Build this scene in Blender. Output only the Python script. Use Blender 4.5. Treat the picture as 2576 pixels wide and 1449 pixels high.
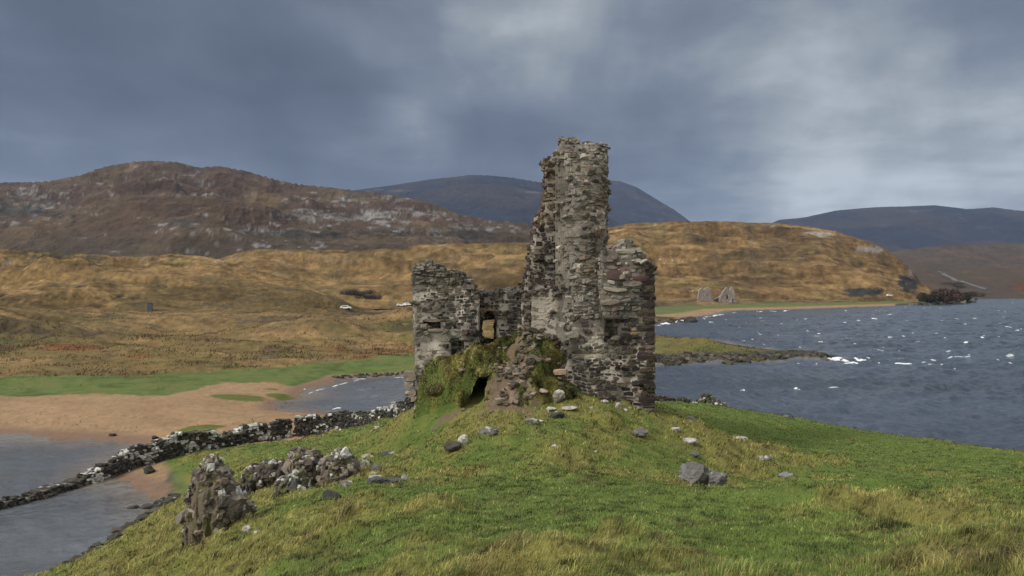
import bpy, math, random
import numpy as np
C = bpy.context
for o in list(bpy.data.objects): bpy.data.objects.remove(o)
COL = C.scene.collection
F = 1900.0; CX = 1288.0; HY = 724.5; CAMZ = 12.0
# ------------------------------------------------------------------ camera
cam = bpy.data.cameras.new('camera'); camo = bpy.data.objects.new('camera', cam); COL.objects.link(camo)
camo.location = (0, 0, CAMZ); camo.rotation_euler = (math.radians(90), 0, 0)
cam.sensor_width = 36; cam.lens = 36*F/2576; cam.clip_start = .1; cam.clip_end = 30000
C.scene.camera = camo
# ------------------------------------------------------------------ view
vs = C.scene.view_settings
vs.view_transform = 'Standard'; vs.look = 'None'; vs.gamma = 1; vs.exposure = 0.0; vs.use_curve_mapping = False
# ------------------------------------------------------------------ sun
SUN_EL = 40; SUN_AZ = 242          # light comes from behind and to the left of the camera
sl = bpy.data.lights.new('sun', 'SUN'); sl.energy = 3.2; sl.angle = math.radians(9); sl.color = (1, .95, .87)
so = bpy.data.objects.new('sun', sl); COL.objects.link(so)
az = math.radians(SUN_AZ); el = math.radians(SUN_EL)
sd = np.array([math.sin(az)*math.cos(el), math.cos(az)*math.cos(el), math.sin(el)])
so.rotation_euler = (math.pi/2-el, 0, math.pi-az)
so.location = (0, 0, 200)
# ------------------------------------------------------------------ world
W = bpy.data.worlds.new('World'); C.scene.world = W; W.use_nodes = True
nt = W.node_tree; nt.nodes.clear()
def N(t, **k):
    n = nt.nodes.new(t)
    for a, b in k.items(): setattr(n, a, b)
    return n
def L(a, b): nt.links.new(a, b)
def mth(op, a, b=None, c=None, clamp=False):
    n = N('ShaderNodeMath', operation=op); n.use_clamp = clamp
    for i, v in enumerate((a, b, c)):
        if v is None: continue
        if isinstance(v, (int, float)): n.inputs[i].default_value = v
        else: L(v, n.inputs[i])
    return n.outputs[0]
def vm(op, a, b=None):
    n = N('ShaderNodeVectorMath', operation=op)
    for i, v in enumerate((a, b)):
        if v is None: continue
        if isinstance(v, tuple): n.inputs[i].default_value = v
        else: L(v, n.inputs[i])
    return n
def noise(vec, sc, det=5, rough=.55, dist=0.):
    n = N('ShaderNodeTexNoise'); L(vec, n.inputs['Vector'])
    n.inputs['Scale'].default_value = sc; n.inputs['Detail'].default_value = det
    n.inputs['Roughness'].default_value = rough; n.inputs['Distortion'].default_value = dist
    return n.outputs['Fac']
tc = N('ShaderNodeTexCoord'); D = vm('NORMALIZE', tc.outputs['Generated']).outputs[0]
sp = N('ShaderNodeSeparateXYZ'); L(D, sp.inputs[0])
zz = mth('MAXIMUM', sp.outputs[2], 0.0)
den = mth('ADD', zz, .16)
cb = N('ShaderNodeCombineXYZ')
L(mth('DIVIDE', sp.outputs[0], den), cb.inputs[0]); L(mth('DIVIDE', sp.outputs[1], den), cb.inputs[1])
P2 = cb.outputs[0]
n1 = noise(P2, .7, 6, .5, .3); n2 = noise(P2, 2.0, 8, .5, .25); n3 = noise(D, 4.2, 6, .52, .3)
def dirpx(px, py):
    v = np.array([(px-CX)/F, 1., (HY-py)/F]); v /= np.linalg.norm(v); return tuple(v)
tot = mth('MULTIPLY_ADD', n1, 1.0, -.5)
tot = mth('ADD', tot, mth('MULTIPLY_ADD', n2, .75, -.375))
tot = mth('ADD', tot, mth('MULTIPLY_ADD', n3, 1.15, -.575))
# broad brighter and darker parts of the cloud deck
for px, py, k, w in ((1250, 60, 50, .26), (2060, 520, 50, .40), (2560, 400, 60, .26), (1950, 30, 60, .12), (0, 330, 120, .10),
                     (2000, 120, 60, .05), (500, 260, 40, -.20), (1100, 340, 80, -.10), (1750, 300, 60, -.10), (250, 40, 90, .02), (2300,180,80,.04)):
    dn = vm('DOT_PRODUCT', D, dirpx(px, py)).outputs['Value']
    g = mth('POWER', mth('MAXIMUM', dn, 0.), float(k))
    tot = mth('MULTIPLY_ADD', g, float(w), tot)
fac = mth('ADD', tot, .36, clamp=True)
cr = N('ShaderNodeValToRGB'); L(fac, cr.inputs[0]); e = cr.color_ramp.elements
e[0].position = 0; e[0].color = (.078, .100, .142, 1)
e[1].position = 1; e[1].color = (.50, .545, .59, 1)
for p, c in ((.3, (.114, .140, .190, 1)), (.55, (.182, .218, .275, 1)), (.78, (.31, .345, .38, 1))):
    q = e.new(p); q.color = c
# gain added to the unseen sky overhead and behind, to light the land
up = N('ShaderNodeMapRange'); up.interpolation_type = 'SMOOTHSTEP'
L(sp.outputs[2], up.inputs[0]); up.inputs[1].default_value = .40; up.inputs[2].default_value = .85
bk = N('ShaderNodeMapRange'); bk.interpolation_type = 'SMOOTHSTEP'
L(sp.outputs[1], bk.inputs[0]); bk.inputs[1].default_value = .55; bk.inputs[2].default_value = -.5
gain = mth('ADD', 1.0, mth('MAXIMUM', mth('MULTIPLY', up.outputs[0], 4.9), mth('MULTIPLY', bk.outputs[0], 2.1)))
sky = N('ShaderNodeTexSky'); sky.sky_type = 'NISHITA'; sky.sun_disc = False
sky.sun_elevation = el; sky.sun_rotation = az
mx = N('ShaderNodeMix', data_type='RGBA'); mx.inputs[0].default_value = .95
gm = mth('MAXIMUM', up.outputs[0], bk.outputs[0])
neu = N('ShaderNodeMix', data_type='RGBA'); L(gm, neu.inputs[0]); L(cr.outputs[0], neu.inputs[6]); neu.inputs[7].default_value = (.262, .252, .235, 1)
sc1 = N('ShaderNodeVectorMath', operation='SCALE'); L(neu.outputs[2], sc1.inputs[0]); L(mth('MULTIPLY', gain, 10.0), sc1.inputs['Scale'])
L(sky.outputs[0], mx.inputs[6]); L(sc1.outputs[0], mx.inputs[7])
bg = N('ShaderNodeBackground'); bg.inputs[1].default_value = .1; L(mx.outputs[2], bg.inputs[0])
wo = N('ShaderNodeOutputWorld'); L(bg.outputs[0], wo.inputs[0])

# ================================================================== numeric tools
def _h(ix, iy, iz, s):
    n = (ix.astype(np.int64)*374761393 + iy.astype(np.int64)*668265263 + iz.astype(np.int64)*2147483647 + s*974711) & 0xffffffff
    n = ((n ^ (n >> 13))*1274126177) & 0xffffffff
    n = ((n ^ (n >> 15))*2246822519) & 0xffffffff
    return ((n ^ (n >> 16)) & 0xffffff)/float(0xffffff)
def vnoise(x, y, z=0., s=0):
    x, y, z = np.broadcast_arrays(np.asarray(x, float), np.asarray(y, float), np.asarray(z, float))
    ix = np.floor(x); iy = np.floor(y); iz = np.floor(z); fx = x-ix; fy = y-iy; fz = z-iz
    fx = fx*fx*fx*(fx*(fx*6-15)+10); fy = fy*fy*fy*(fy*(fy*6-15)+10); fz = fz*fz*(3-2*fz)
    def g(a, b, c): return _h(ix+a, iy+b, iz+c, s)
    r0 = (g(0,0,0)*(1-fx)+g(1,0,0)*fx)*(1-fy)+(g(0,1,0)*(1-fx)+g(1,1,0)*fx)*fy
    if not np.any(fz): return r0*2-1
    r1 = (g(0,0,1)*(1-fx)+g(1,0,1)*fx)*(1-fy)+(g(0,1,1)*(1-fx)+g(1,1,1)*fx)*fy
    return (r0*(1-fz)+r1*fz)*2-1
def fbm(x, y, z=0., o=4, s=0, r=.5):
    a = 1.; t = 0.; n = 0.; k = 1.
    for i in range(o):
        t = t+a*vnoise(np.asarray(x)*k+i*17.3*(1+s%7), np.asarray(y)*k-i*9.1, np.asarray(z)*k+(i*3.7 if np.any(z) else 0), s+i*31); n += a; a *= r; k *= 2.03
    return t/n
def sst(a, b, x):
    t = np.clip((np.asarray(x, float)-a)/(b-a), 0, 1); return t*t*(3-2*t)
def mixc(c, d, f):
    f = np.asarray(f)[..., None]; return c*(1-f)+np.asarray(d)*f
def XY(px, d): return ((px-CX)*d/F, d)
def Zp(py, d): return CAMZ-(py-HY)*d/F
def seg_sdf(x, y, poly):
    """signed distance (positive inside) to a closed polygon"""
    x = np.asarray(x, float); y = np.asarray(y, float)
    best = np.full(x.shape, 1e18); ins = np.zeros(x.shape, bool); n = len(poly)
    for i in range(n):
        ax, ay = poly[i]; bx, by = poly[(i+1) % n]
        ex, ey = bx-ax, by-ay; wx, wy = x-ax, y-ay
        t = np.clip((wx*ex+wy*ey)/(ex*ex+ey*ey+1e-12), 0, 1)
        best = np.minimum(best, (wx-ex*t)**2+(wy-ey*t)**2)
        if ay != by:
            c = (ay > y) != (by > y)
            ins ^= c & (x < ex*(y-ay)/(by-ay)+ax)
    d = np.sqrt(best); return np.where(ins, d, -d)

# ================================================================== mesh + material tools
def mesh_obj(name, V, Fc, mat, cols=None, parent=None, smooth=True, loc=None):
    """V (n,3); Fc: array (m,4)/(m,3) or list of such arrays"""
    V = np.asarray(V, float)
    if loc is not None: V = V-np.asarray(loc)
    if not isinstance(Fc, list): Fc = [Fc]
    Fc = [np.asarray(f, np.int32) for f in Fc if len(f)]
    me = bpy.data.meshes.new(name)
    me.vertices.add(len(V)); me.vertices.foreach_set('co', V.astype(np.float32).ravel())
    li = np.concatenate([f.ravel() for f in Fc]); tot = np.concatenate([np.full(len(f), f.shape[1], np.int32) for f in Fc])
    st = np.concatenate([[0], np.cumsum(tot)[:-1]]).astype(np.int32)
    me.loops.add(len(li)); me.loops.foreach_set('vertex_index', li)
    me.polygons.add(len(tot)); me.polygons.foreach_set('loop_start', st); me.polygons.foreach_set('loop_total', tot)
    me.polygons.foreach_set('use_smooth', np.full(len(tot), bool(smooth)))
    if cols is not None:
        ca = me.color_attributes.new('Col', 'FLOAT_COLOR', 'POINT')
        cc = np.ones((len(V), 4), np.float32); cc[:, :3] = np.clip(cols, 0, 1)
        ca.data.foreach_set('color', cc.ravel())
    me.update(calc_edges=True); me.validate()
    me.materials.append(mat)
    o = bpy.data.objects.new(name, me); COL.objects.link(o)
    if loc is not None: o.location = loc
    if parent is not None:
        o.parent = parent
        if loc is None: o.location = -np.array(parent.location)
        else: o.location = np.asarray(loc)-np.array(parent.location)
    return o
def empty(name, loc, label, cat, group=None):
    o = bpy.data.objects.new(name, None); COL.objects.link(o); o.location = loc
    o.empty_display_size = .3
    return tag(o, label, cat, group)
def tag(o, label=None, cat=None, group=None, kind=None):
    if label: o['label'] = label
    if cat: o['category'] = cat
    if group: o['group'] = group
    if kind: o['kind'] = kind
    return o
def struct(o, label, cat): return tag(o, label, cat, kind='structure')
def grid_faces(nr, nc, off=0):
    i = np.arange(nr-1)[:, None]*nc+np.arange(nc-1)[None, :]+off
    return np.stack([i, i+1, i+nc+1, i+nc], -1).reshape(-1, 4)
def material(name, rough=.9, layers=((6., .18),), bump=((8., .3, .05),), spec=.3, color=None, trans=0.):
    """attribute colour x procedural noise, with noise bump. layers: (scale, contrast); bump: (scale, strength, distance)"""
    m = bpy.data.materials.new(name); m.use_nodes = True; t = m.node_tree; b = t.nodes['Principled BSDF']
    b.inputs['Roughness'].default_value = rough; b.inputs['Specular IOR Level'].default_value = spec
    geo = t.nodes.new('ShaderNodeNewGeometry')
    if color is None:
        a = t.nodes.new('ShaderNodeAttribute'); a.attribute_name = 'Col'; out = a.outputs['Color']
    else:
        a = t.nodes.new('ShaderNodeRGB'); a.outputs[0].default_value = (*color, 1); out = a.outputs[0]
    for sc, am in layers:
        n = t.nodes.new('ShaderNodeTexNoise'); n.inputs['Scale'].default_value = sc; n.inputs['Detail'].default_value = 6; n.inputs['Roughness'].default_value = .65
        t.links.new(geo.outputs['Position'], n.inputs['Vector'])
        mr = t.nodes.new('ShaderNodeMapRange'); t.links.new(n.outputs['Fac'], mr.inputs[0])
        mr.inputs[1].default_value = .3; mr.inputs[2].default_value = .7; mr.inputs[3].default_value = 1-am; mr.inputs[4].default_value = 1+am
        s = t.nodes.new('ShaderNodeVectorMath'); s.operation = 'SCALE'; t.links.new(out, s.inputs[0]); t.links.new(mr.outputs[0], s.inputs['Scale']); out = s.outputs[0]
    t.links.new(out, b.inputs['Base Color'])
    nrm = None
    for sc, stg, dist in bump:
        n = t.nodes.new('ShaderNodeTexNoise'); n.inputs['Scale'].default_value = sc; n.inputs['Detail'].default_value = 5; n.inputs['Roughness'].default_value = .6
        t.links.new(geo.outputs['Position'], n.inputs['Vector'])
        bp = t.nodes.new('ShaderNodeBump'); bp.inputs['Strength'].default_value = stg; bp.inputs['Distance'].default_value = dist
        t.links.new(n.outputs['Fac'], bp.inputs['Height'])
        if nrm: t.links.new(nrm, bp.inputs['Normal'])
        nrm = bp.outputs[0]
    if nrm: t.links.new(nrm, b.inputs['Normal'])
    if trans:
        tr = t.nodes.new('ShaderNodeBsdfTranslucent'); t.links.new(out, tr.inputs[0])
        ms = t.nodes.new('ShaderNodeMixShader'); ms.inputs[0].default_value = trans
        t.links.new(b.outputs[0], ms.inputs[1]); t.links.new(tr.outputs[0], ms.inputs[2])
        t.links.new(ms.outputs[0], t.nodes['Material Output'].inputs[0])
    return m
M_ground = material('ground_cover', .95, ((9., .22), (1.3, .12)), ((14., .6, .05), (2.5, .5, .12)), .15)
M_far = material('moor_cover', .95, ((.45, .25), (.09, .15)), ((.5, .7, .8), (.12, .6, 2.5)), .1)
M_mount = material('mountain_cover', .95, ((.06, .28), (.012, .18)), ((.05, .8, 9.), (.015, .7, 30.)), .1)
M_stone = material('masonry_stone', .88, ((14., .28), (60., .2)), ((22., .55, .03), (90., .35, .008)), .25)
M_rock = material('rock_surface', .85, ((6., .25), (35., .22)), ((7., .7, .08), (40., .5, .015)), .3)
M_grass = material('grass_blades', .65, ((3., .12),), (), .25, trans=.3)
M_shrub = material('shrub_leaves', .8, (), (), .2, trans=.15)
M_foam = material('foam_surface', .7, ((2., .15),), ((3., .5, .1),), .3, color=(.62, .65, .68))

# ================================================================== terrain height
def tps_fit(pts):
    p = np.array(pts, float); n = len(p); A = np.zeros((n+3, n+3))
    r2 = (p[:, None, 0]-p[None, :, 0])**2+(p[:, None, 1]-p[None, :, 1])**2
    A[:n, :n] = .5*r2*np.log(r2+1e-9); A[range(n), range(n)] = .02*30
    A[:n, n] = 1; A[:n, n+1:] = p[:, :2]; A[n, :n] = 1; A[n+1:, :n] = p[:, :2].T
    w = np.linalg.solve(A, np.concatenate([p[:, 2], np.zeros(3)])); return p, w
def tps_eval(f, x, y):
    p, w = f; x = np.asarray(x, float); out = w[-3]+w[-2]*x+w[-1]*np.asarray(y, float)
    for i in range(len(p)):
        r2 = (x-p[i, 0])**2+(y-p[i, 1])**2; out = out+w[i]*.5*r2*np.log(r2+1e-9)
    return out
A1 = [(300,1449,23),(480,1449,17),(700,1449,13),(1000,1449,10.5),(1288,1449,9.5),(1700,1449,9),(2100,1449,8.5),(2576,1449,8),(2950,1449,7.5),
 (400,1350,26),(550,1350,19.5),(800,1350,16),(1288,1350,12.8),(1800,1350,12.5),(2200,1350,12),(2576,1350,11),
 (560,1270,27),(700,1270,22),(900,1270,19),(1288,1270,16.5),(1700,1275,16),(1950,1244,17.5),(2150,1275,16),(2350,1330,14),(2950,1330,12),
 (1950,1226,24),(1760,1240,24),(2300,1230,25),(2576,1230,24),(2900,1230,24),
 (700,1200,31),(850,1205,28),(1050,1200,25),(1288,1200,22),(1500,1200,22.5),(1800,1180,31),(2100,1170,33),(2400,1160,35),
 (640,1130,50),(750,1130,43),(900,1110,41),(1050,1100,36),(1150,1100,32),(1288,1100,29),(1500,1100,30),(1648,1080,33.5),(1800,1090,40),(2000,1100,45),(2200,1120,44),
 (1045,1028,40),(1080,1024,37.5),(1150,1027,36),(1288,1045,33.5),(1400,1012,35.3),(1500,1010,35.5),(1600,1030,35.6),(1648,1043,35.6),(1700,1050,38),(1750,1030,50),
 (1700,1012,62),(1850,1034,64),(2000,1056,60),(2150,1080,54),(2300,1102,48),(2450,1124,43),(2576,1142,39),(2800,1160,35),
 (150,1440,29),(250,1385,31),(330,1330,35),(400,1290,38),(440,1262,40),
 (560,1132,53),(900,1078,52),(850,1096,55),(740,1103,56.5),(480,1200,45.5)]
A2 = [(1700,80,-.6),(1850,74,-.4),(2000,70,-.5),(2150,65,-.6),(2300,60,-.6),(2450,55,-.6),(2576,52,-.6),(2800,48,-.6),(3100,44,-.6),
 (1850,90,-3),(2150,80,-3),(2450,70,-3),(2800,62,-3),(1700,98,-3),
 (1250,46,5.5),(1500,46,5.6),(1650,46,4.9),(1150,62,1.3),(1400,62,2.2),(1600,62,2.6),(1100,78,-.6),(1350,82,-.6),(1550,82,-.5),(1350,98,-3),(1000,90,-3),
 (1000,62,1.0),(960,74,-.5),(0,32.5,-.5),(0,27,.9),(-200,31,-.4),(-500,24,.8),(-600,30,-.8),(150,32.6,-.5),(260,35,-.5),(335,39.5,-.5),(400,43,-.35),
 (200,42,-1.2),(0,38,-1.2),(-300,42,-1.6),(0,46,-.9),(200,49,-.5),(350,46,-.3),(425,45,.12),(400,50,.4),(330,53,-.3),(0,56,-1.2),(300,62,-1),(600,64,.5),(760,64,.6),
 (1288,3.5,9.6),(200,14,4.6),(-300,16,3.6),(600,9,7.2),(2900,4,9.6),(600,3.5,8.9)]
CP = [(*XY(a, d), Zp(b, d)) for a, b, d in A1]+[(*XY(a, d), z) for a, d, z in A2]
TPS = tps_fit(CP)
LANDPX = [(-900,1080),(-300,1078),(0,1087),(150,1093),(280,1101),(365,1108),(345,1140),(300,1172),(290,1196),(350,1205),(400,1220),(412,1240),(440,1262),
 (700,1200),(800,1100),(880,1062),(865,1047),(770,1038),(690,1033),(676,1015),(735,997),(755,978),(830,957),(842,949),(960,944),(1040,941),(1200,935),(1450,925),
 (1650,913),(1760,909),(1900,905),(2000,901),(2078,897),(2066,889),(1980,885),(1900,876),(1850,868),(1780,855),(1650,848),(1480,845),(1480,822),(1650,812),(1720,800),
 (1790,792),(1830,782),(2000,777.5),(2200,771),(2300,767.5),(2330,768),(2415,762.5),(2428,756),(2440,752),(2576,748.5),(3000,746.5)]
LAND = [XY(px, 12*F/(py-HY)) for px, py in LANDPX]+[(2600, 3000), (-4000, 3000), (-1500, 200), (-200, 66)]
def landpoly(l, z=1.): return [XY(px, (CAMZ-z)*F/(py-HY)) for px, py in l]
SANDP = landpoly([(-900,1120),(-900,1003),(0,1003),(200,1001),(420,1001),(500,985),(560,967),(690,962),(800,968),(822,957),(900,951),(1000,948),(1045,945),(1045,1120),(760,1125),(600,1140),(420,1290),(200,1290)], .6)
GREENP = landpoly([(-900,1003),(0,1003),(200,1001),(420,1001),(500,985),(560,967),(690,962),(800,968),(822,957),(1000,948),(1300,942),(1300,880),(1040,895),(900,911),(700,923),(500,938),(350,946),(150,953),(0,957),(-900,962)], .9)
HUMPS = [  # px, d, radius across, radius along, height : hummocks of the moor
 (505, 60.5, 2.1, 1.4, .55), (600, 79, 3.2, 2.0, .22), (705, 82, 1.8, 1.6, .35), (681, 86, .9, .9, .18), (805, 76, 2.2, 1.5, .2),
 (930, 190, 17, 20, 2.0), (1040, 200, 12, 24, 2.3), (1120, 200, 14, 24, 1.6), (800, 165, 9, 10, 1.6), (60, 150, 16, 10, 2.6), (-80, 170, 16, 16, 4),
 (120, 235, 34, 16, 2.0), (300, 210, 14, 9, 1.6), (560, 215, 30, 14, 1.4), (450, 105, 9, 3, .5), (760, 112, 10, 3, .6), (900, 118, 9, 3, .7), (240,120,12,4,.9), (600,135,14,5,.9),
 (1560, 150, 9, 13, 1.2), (1690, 143, 5, 8, .9), (1768, 140, 3.6, 5.0, 1.2), (1850, 138, 3.4, 4.5, .35), (1400, 160, 20, 20, 1.0)]
def H_main(x, y, s=None):
    if s is None: s = seg_sdf(x, y, LAND)
    z = np.where(s > 0, 1.0*(1-np.exp(-np.maximum(s, 0)/6.))+.007*np.maximum(s-18, 0), s*.12)
    z = np.minimum(z, 24)
    z = z+(fbm(x/26., y/26., o=4, s=5)*2.4+.9*(1-2*np.abs(fbm(x/16., y/20., o=3, s=6))))*sst(14, 70, s)+fbm(x/6., y/6., o=3, s=9)*.42*sst(8, 30, s)*sst(600, 150, y)
    for px, d, ra, rb, h in HUMPS:
        cx, cy = XY(px, d); q = ((x-cx)/ra)**2+((y-cy)/rb)**2
        z = z+h*np.exp(-q*.9)*sst(-.5, .8, s)*(1+.25*fbm(x/1.7, y/1.7, o=3, s=3))
    return z
def tuss(x, y):          # 0 lawn .. 1 tussocky long grass
    t = .33+.85*fbm(x/1.9, y/2.4, o=4, s=21, r=.6)+.25*fbm(x/11., y/11., o=2, s=23)
    for px, d, r, w in ((450,27,5,.7),(620,24,4,.3),(850,36,5,.5),(1200,31,4,.35),(1350,24,4,.25),(2576,8.2,1.5,.8),(2400,8.2,1.0,.3),(2250,15,2.4,.1),(2080,17,2.0,.2),(1480,12,2.4,.5),(1750,24,1.8,.8),
                        (1850,34,4,.35),(2000,36,4,.3),(1650,36,2,.2),(700,15,4,.15),(2300,24,5,-.5),(1880,21,3,-.5),(1650,17.5,3,-.6),(1700,14,2.5,-.5),(2400,34,7,-.35),(1300,15,2.4,-.3),(1900,52,12,-.4),(1020,21,2.4,-.5),(1800,12,2.2,-.45),(1350,11,1.5,-.1)):
        cx, cy = XY(px, d); t = t+w*np.exp(-((x-cx)**2+(y-cy)**2)/(r*r))
    return np.clip(t, 0, 1)
def H_pen(x, y):
    z = tps_eval(TPS, x, y)
    near = sst(95, 60, y)
    t = tuss(x, y)
    z = z+near*(.10*fbm(x/2.2, y/2.2, o=3, s=41)+.20*(.3+t)*fbm(x/.9, y/.9, o=2, s=44)+t*(.34*np.abs(fbm(x/.8, y/.8, o=3, s=42))+.05*fbm(x/.3, y/.3, o=2, s=43)))
    for (px, d, ang, ln, wd, h) in ((2180, 15.2, -.75, 2.6, .30, .26), (2080, 16.0, -.7, 1.8, .26, .24), (2290, 14.4, -.8, 1.4, .26, .26), (2190, 16.4, -.7, 1.6, .28, .24), (1240, 31.2, .1, 1.4, .5, .35), (1420, 12.2, -.5, 1.1, .3, .2),
                                (2050, 26, -.2, 1.2, .5, .3), (2215, 24.5, -.2, 1.0, .4, .3), (1155, 29, .3, 1.4, .7, .3), (450, 14.6, .2, 1.2, .7, .45)):
        cx, cy = XY(px, d); c, s_ = math.cos(ang), math.sin(ang); u = (x-cx)*c+(y-cy)*s_; v = -(x-cx)*s_+(y-cy)*c
        z = z+h*np.exp(-(u/ln)**2-(v/wd)**2)*(1+.5*fbm(x/.35, y/.35, o=2, s=50))
    return z
def H(x, y, full=False):
    x = np.asarray(x, float); y = np.asarray(y, float)
    s = seg_sdf(x, y, LAND); hm = H_main(x, y, s)
    hp = np.full(x.shape, -9.); q = y < 110
    if q.any(): hp[q] = H_pen(x[q], y[q])
    k = .35; h = np.clip(.5+.5*(hp-hm)/k, 0, 1); z = hm*(1-h)+hp*h+k*h*(1-h)
    return (z, s, hm, hp) if full else z
def Hs(x, y): return float(H(np.array([x]), np.array([y]))[0])

# colours (linear albedo)
GREEN = np.array((.078, .112, .025)); YGREEN = np.array((.165, .160, .045)); STRAW = np.array((.220, .180, .075)); OCHRE = np.array((.134, .088, .039)); DKOCHRE = np.array((.056, .041, .022))
RUST = np.array((.125, .045, .020)); SAND = np.array((.225, .150, .086)); WETSAND = np.array((.15, .10, .07)); MROCK = np.array((.16, .145, .125)); DROCK = np.array((.035, .032, .028)); DIRT = np.array((.120, .088, .060))
def moor_color(x, y, s=None, sc=1., green=0.):
    n1 = fbm(x/(30*sc), y/(30*sc), o=4, s=61); n2 = fbm(x/(9*sc), y/(7*sc), o=4, s=62); n3 = fbm(x/(3*sc), y/(3*sc), o=3, s=63)
    c = mixc(np.broadcast_to(OCHRE, n1.shape+(3,)), DKOCHRE, sst(.0, .55, n1+.5*n2))
    c = mixc(c, OCHRE*1.35, sst(.05, .5, -n1+.4*n3)*.7)
    c = mixc(c, np.array((.075, .068, .026)), sst(.1, .5, n2-.2*n1)*.55)
    c = mixc(c, DROCK*1.3, sst(.30, .5, n3+.5*n2)*.5)
    n4 = fbm(x/(.9*sc), y/(1.5*sc), o=3, s=64); n5 = fbm(x/(14*sc), y/(2.6*sc), o=5, s=65, r=.6)
    c = c*(1+.6*n4+.8*n5)[..., None]
    return np.clip(c, .008, 1)
def ground_color(x, y, z, s, hm, hp):
    r = np.zeros(x.shape+(3,)); n3 = fbm(x/1.2, y/1.2, o=4, s=71); n2 = fbm(x/5., y/5., o=3, s=72); n1 = fbm(x/18., y/14., o=3, s=73)
    px = CX+x/np.maximum(y, 1)*F
    # --- peninsula turf
    t = tuss(x, y)
    g = mixc(np.broadcast_to(GREEN, r.shape), YGREEN*.8, sst(.15, .75, t+.25*n3))
    g = mixc(g, STRAW*.55, sst(.7, 1.1, t+.3*n3)*.5)
    edge = sst(.55, .15, hp+.2*n2)
    g = mixc(g, DROCK*1.6, edge*sst(-.2, .3, n3+.2))
    bare = np.zeros(x.shape)
    for bx, bd, ra, rb in ((1300,33.6,1.0,.5),(1250,34.4,1.1,.5),(1360,33.0,.8,.22),(1285,32.2,1.3,.18),(1120,35.6,.9,.3),(1380,34.3,.5,.25),(800,55,3.2,1.3),(690,56,2.4,.7),(860,52,1.2,.6)):
        cx, cy = XY(bx, bd); bare = np.maximum(bare, np.exp(-((x-cx)/ra)**2-((y-cy)/rb)**2))
    g = mixc(g, DIRT, sst(.4, .6, bare+.2*n3))
    # --- mainland
    m = moor_color(x, y)
    dd = y
    gz = sst(250, 120, dd+20*n1)
    m = mixc(m, np.array((.118, .094, .034))*(1+.5*n3[..., None]), gz*sst(-.25, .3, n2+.5*n1)*.6)
    m = mixc(m, np.array((.070, .078, .025)), gz*sst(130, 100, y)*sst(.0, .4, -n2+.5*n3)*.55)
    rust = np.zeros(x.shape)
    for bx, bd, ra, rb, w in ((880,133,12,9,1.1),(1020,132,12,8,.9),(760,128,9,5,.8),(180,118,8,5,1.0),(310,112,6,4,.7),(40,120,9,6,.6),(560,118,5,4,.5),(900,116,12,2.6,.9),(1180,130,12,8,.8)):
        cx, cy = XY(bx, bd); rust = np.maximum(rust, w*np.exp(-((x-cx)/ra)**2-((y-cy)/rb)**2))
    nr_ = fbm(x/7., y/2.4, o=5, s=79, r=.65); m = mixc(m, RUST*(1+.5*n3[..., None]), sst(.55, 1.0, rust*.75+1.2*nr_+.3*n3)*.8)
    dk = np.zeros(x.shape)
    for bx, bd, ra, rb in ((820,121,11,1.5),(960,124,13,1.2),(700,114,8,1.0),(150,205,14,6),(40,215,12,6),(300,200,6,3),(900,172,9,6),(1010,175,7,7)):
        cx, cy = XY(bx, bd); dk = np.maximum(dk, np.exp(-((x-cx)/ra)**2-((y-cy)/rb)**2))
    m = mixc(m, np.array((.045, .042, .018)), sst(.35, .8, dk+.25*n3)*.8)
    gp = seg_sdf(x, y, GREENP)+n2*1.6+n3*.8
    prom = (px > 1380) & (y < 180)
    gm = sst(-.4, .8, gp)
    m = mixc(m, np.array((.076, .104, .030))*(1+.35*n2[..., None]+.4*n3[..., None]), gm)
    m = mixc(m, np.array((.11, .098, .034)), gm*sst(.25, .6, n2+.6*n3)*.6)
    m = mixc(m, np.array((.098, .092, .030))*(1+.6*n3[..., None]), prom*sst(-.3, .3, n2+n3*.5+.25)*.85)
    m = mixc(m, np.array((.075, .095, .025)), prom*sst(-.1, .3, -n2+n3*.3)*.6)
    far = (y > 300) & (px > 1400)
    m = mixc(m, np.array((.085, .105, .035))*(1+.2*n2[..., None]), far*sst(62, 38, s+6*n2)*sst(4, 14, s))
    spd = seg_sdf(x, y, SANDP)+n3*.7+n2*.6
    sandm = sst(-.5, .3, spd)
    sandm = np.maximum(sandm, far*(px < 2260)*sst(15, 10, s+n3*2)*sst(240,300,y))
    sandm = np.maximum(sandm, (~prom)*(~far)*(y > 60)*sst(1.6, .8, s))
    humpm = np.zeros(x.shape)
    for px_, d, ra, rb, h in HUMPS[:5]:
        cx, cy = XY(px_, d); humpm = np.maximum(humpm, np.exp(-((x-cx)/ra)**2*1.0-((y-cy)/rb)**2*1.0))
    sc = SAND*(1+.14*n2+.12*n3+.10*np.sin(s*2.2+n2*3)*fbm(x/9., y/3., o=2, s=76)+.22*fbm(x/.3, y/.3, o=3, s=75))[..., None]
    sc = mixc(sc, WETSAND, sst(.30, .02, z))
    m = mixc(m, sc, sandm*sst(.50, .38, humpm+.12*n3))
    m = mixc(m, np.array((.075, .095, .022)), sst(.42, .55, humpm+.15*n3)*sst(.5, 1., sandm)*.9)
    m = mixc(m, DROCK, (prom | (far & (px > 2250)))*sst(1.1, .5, z+.35*n3))
    wt = np.clip((hp-hm)/.3+.5, 0, 1)
    peng = mixc(g, sc, sandm*sst(1.9, 1.1, hp+.5*n3)*sst(43, 47, y)*np.maximum(sst(435, 405, px+20*n3), sst(54.2, 55.2, y+.8*n3)*sst(600, 680, px)))
    r = mixc(m, peng, wt)
    r = mixc(r, np.array((.03, .032, .03)), sst(-.02, -.35, z)*(1-.6*sandm))
    return r

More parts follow.
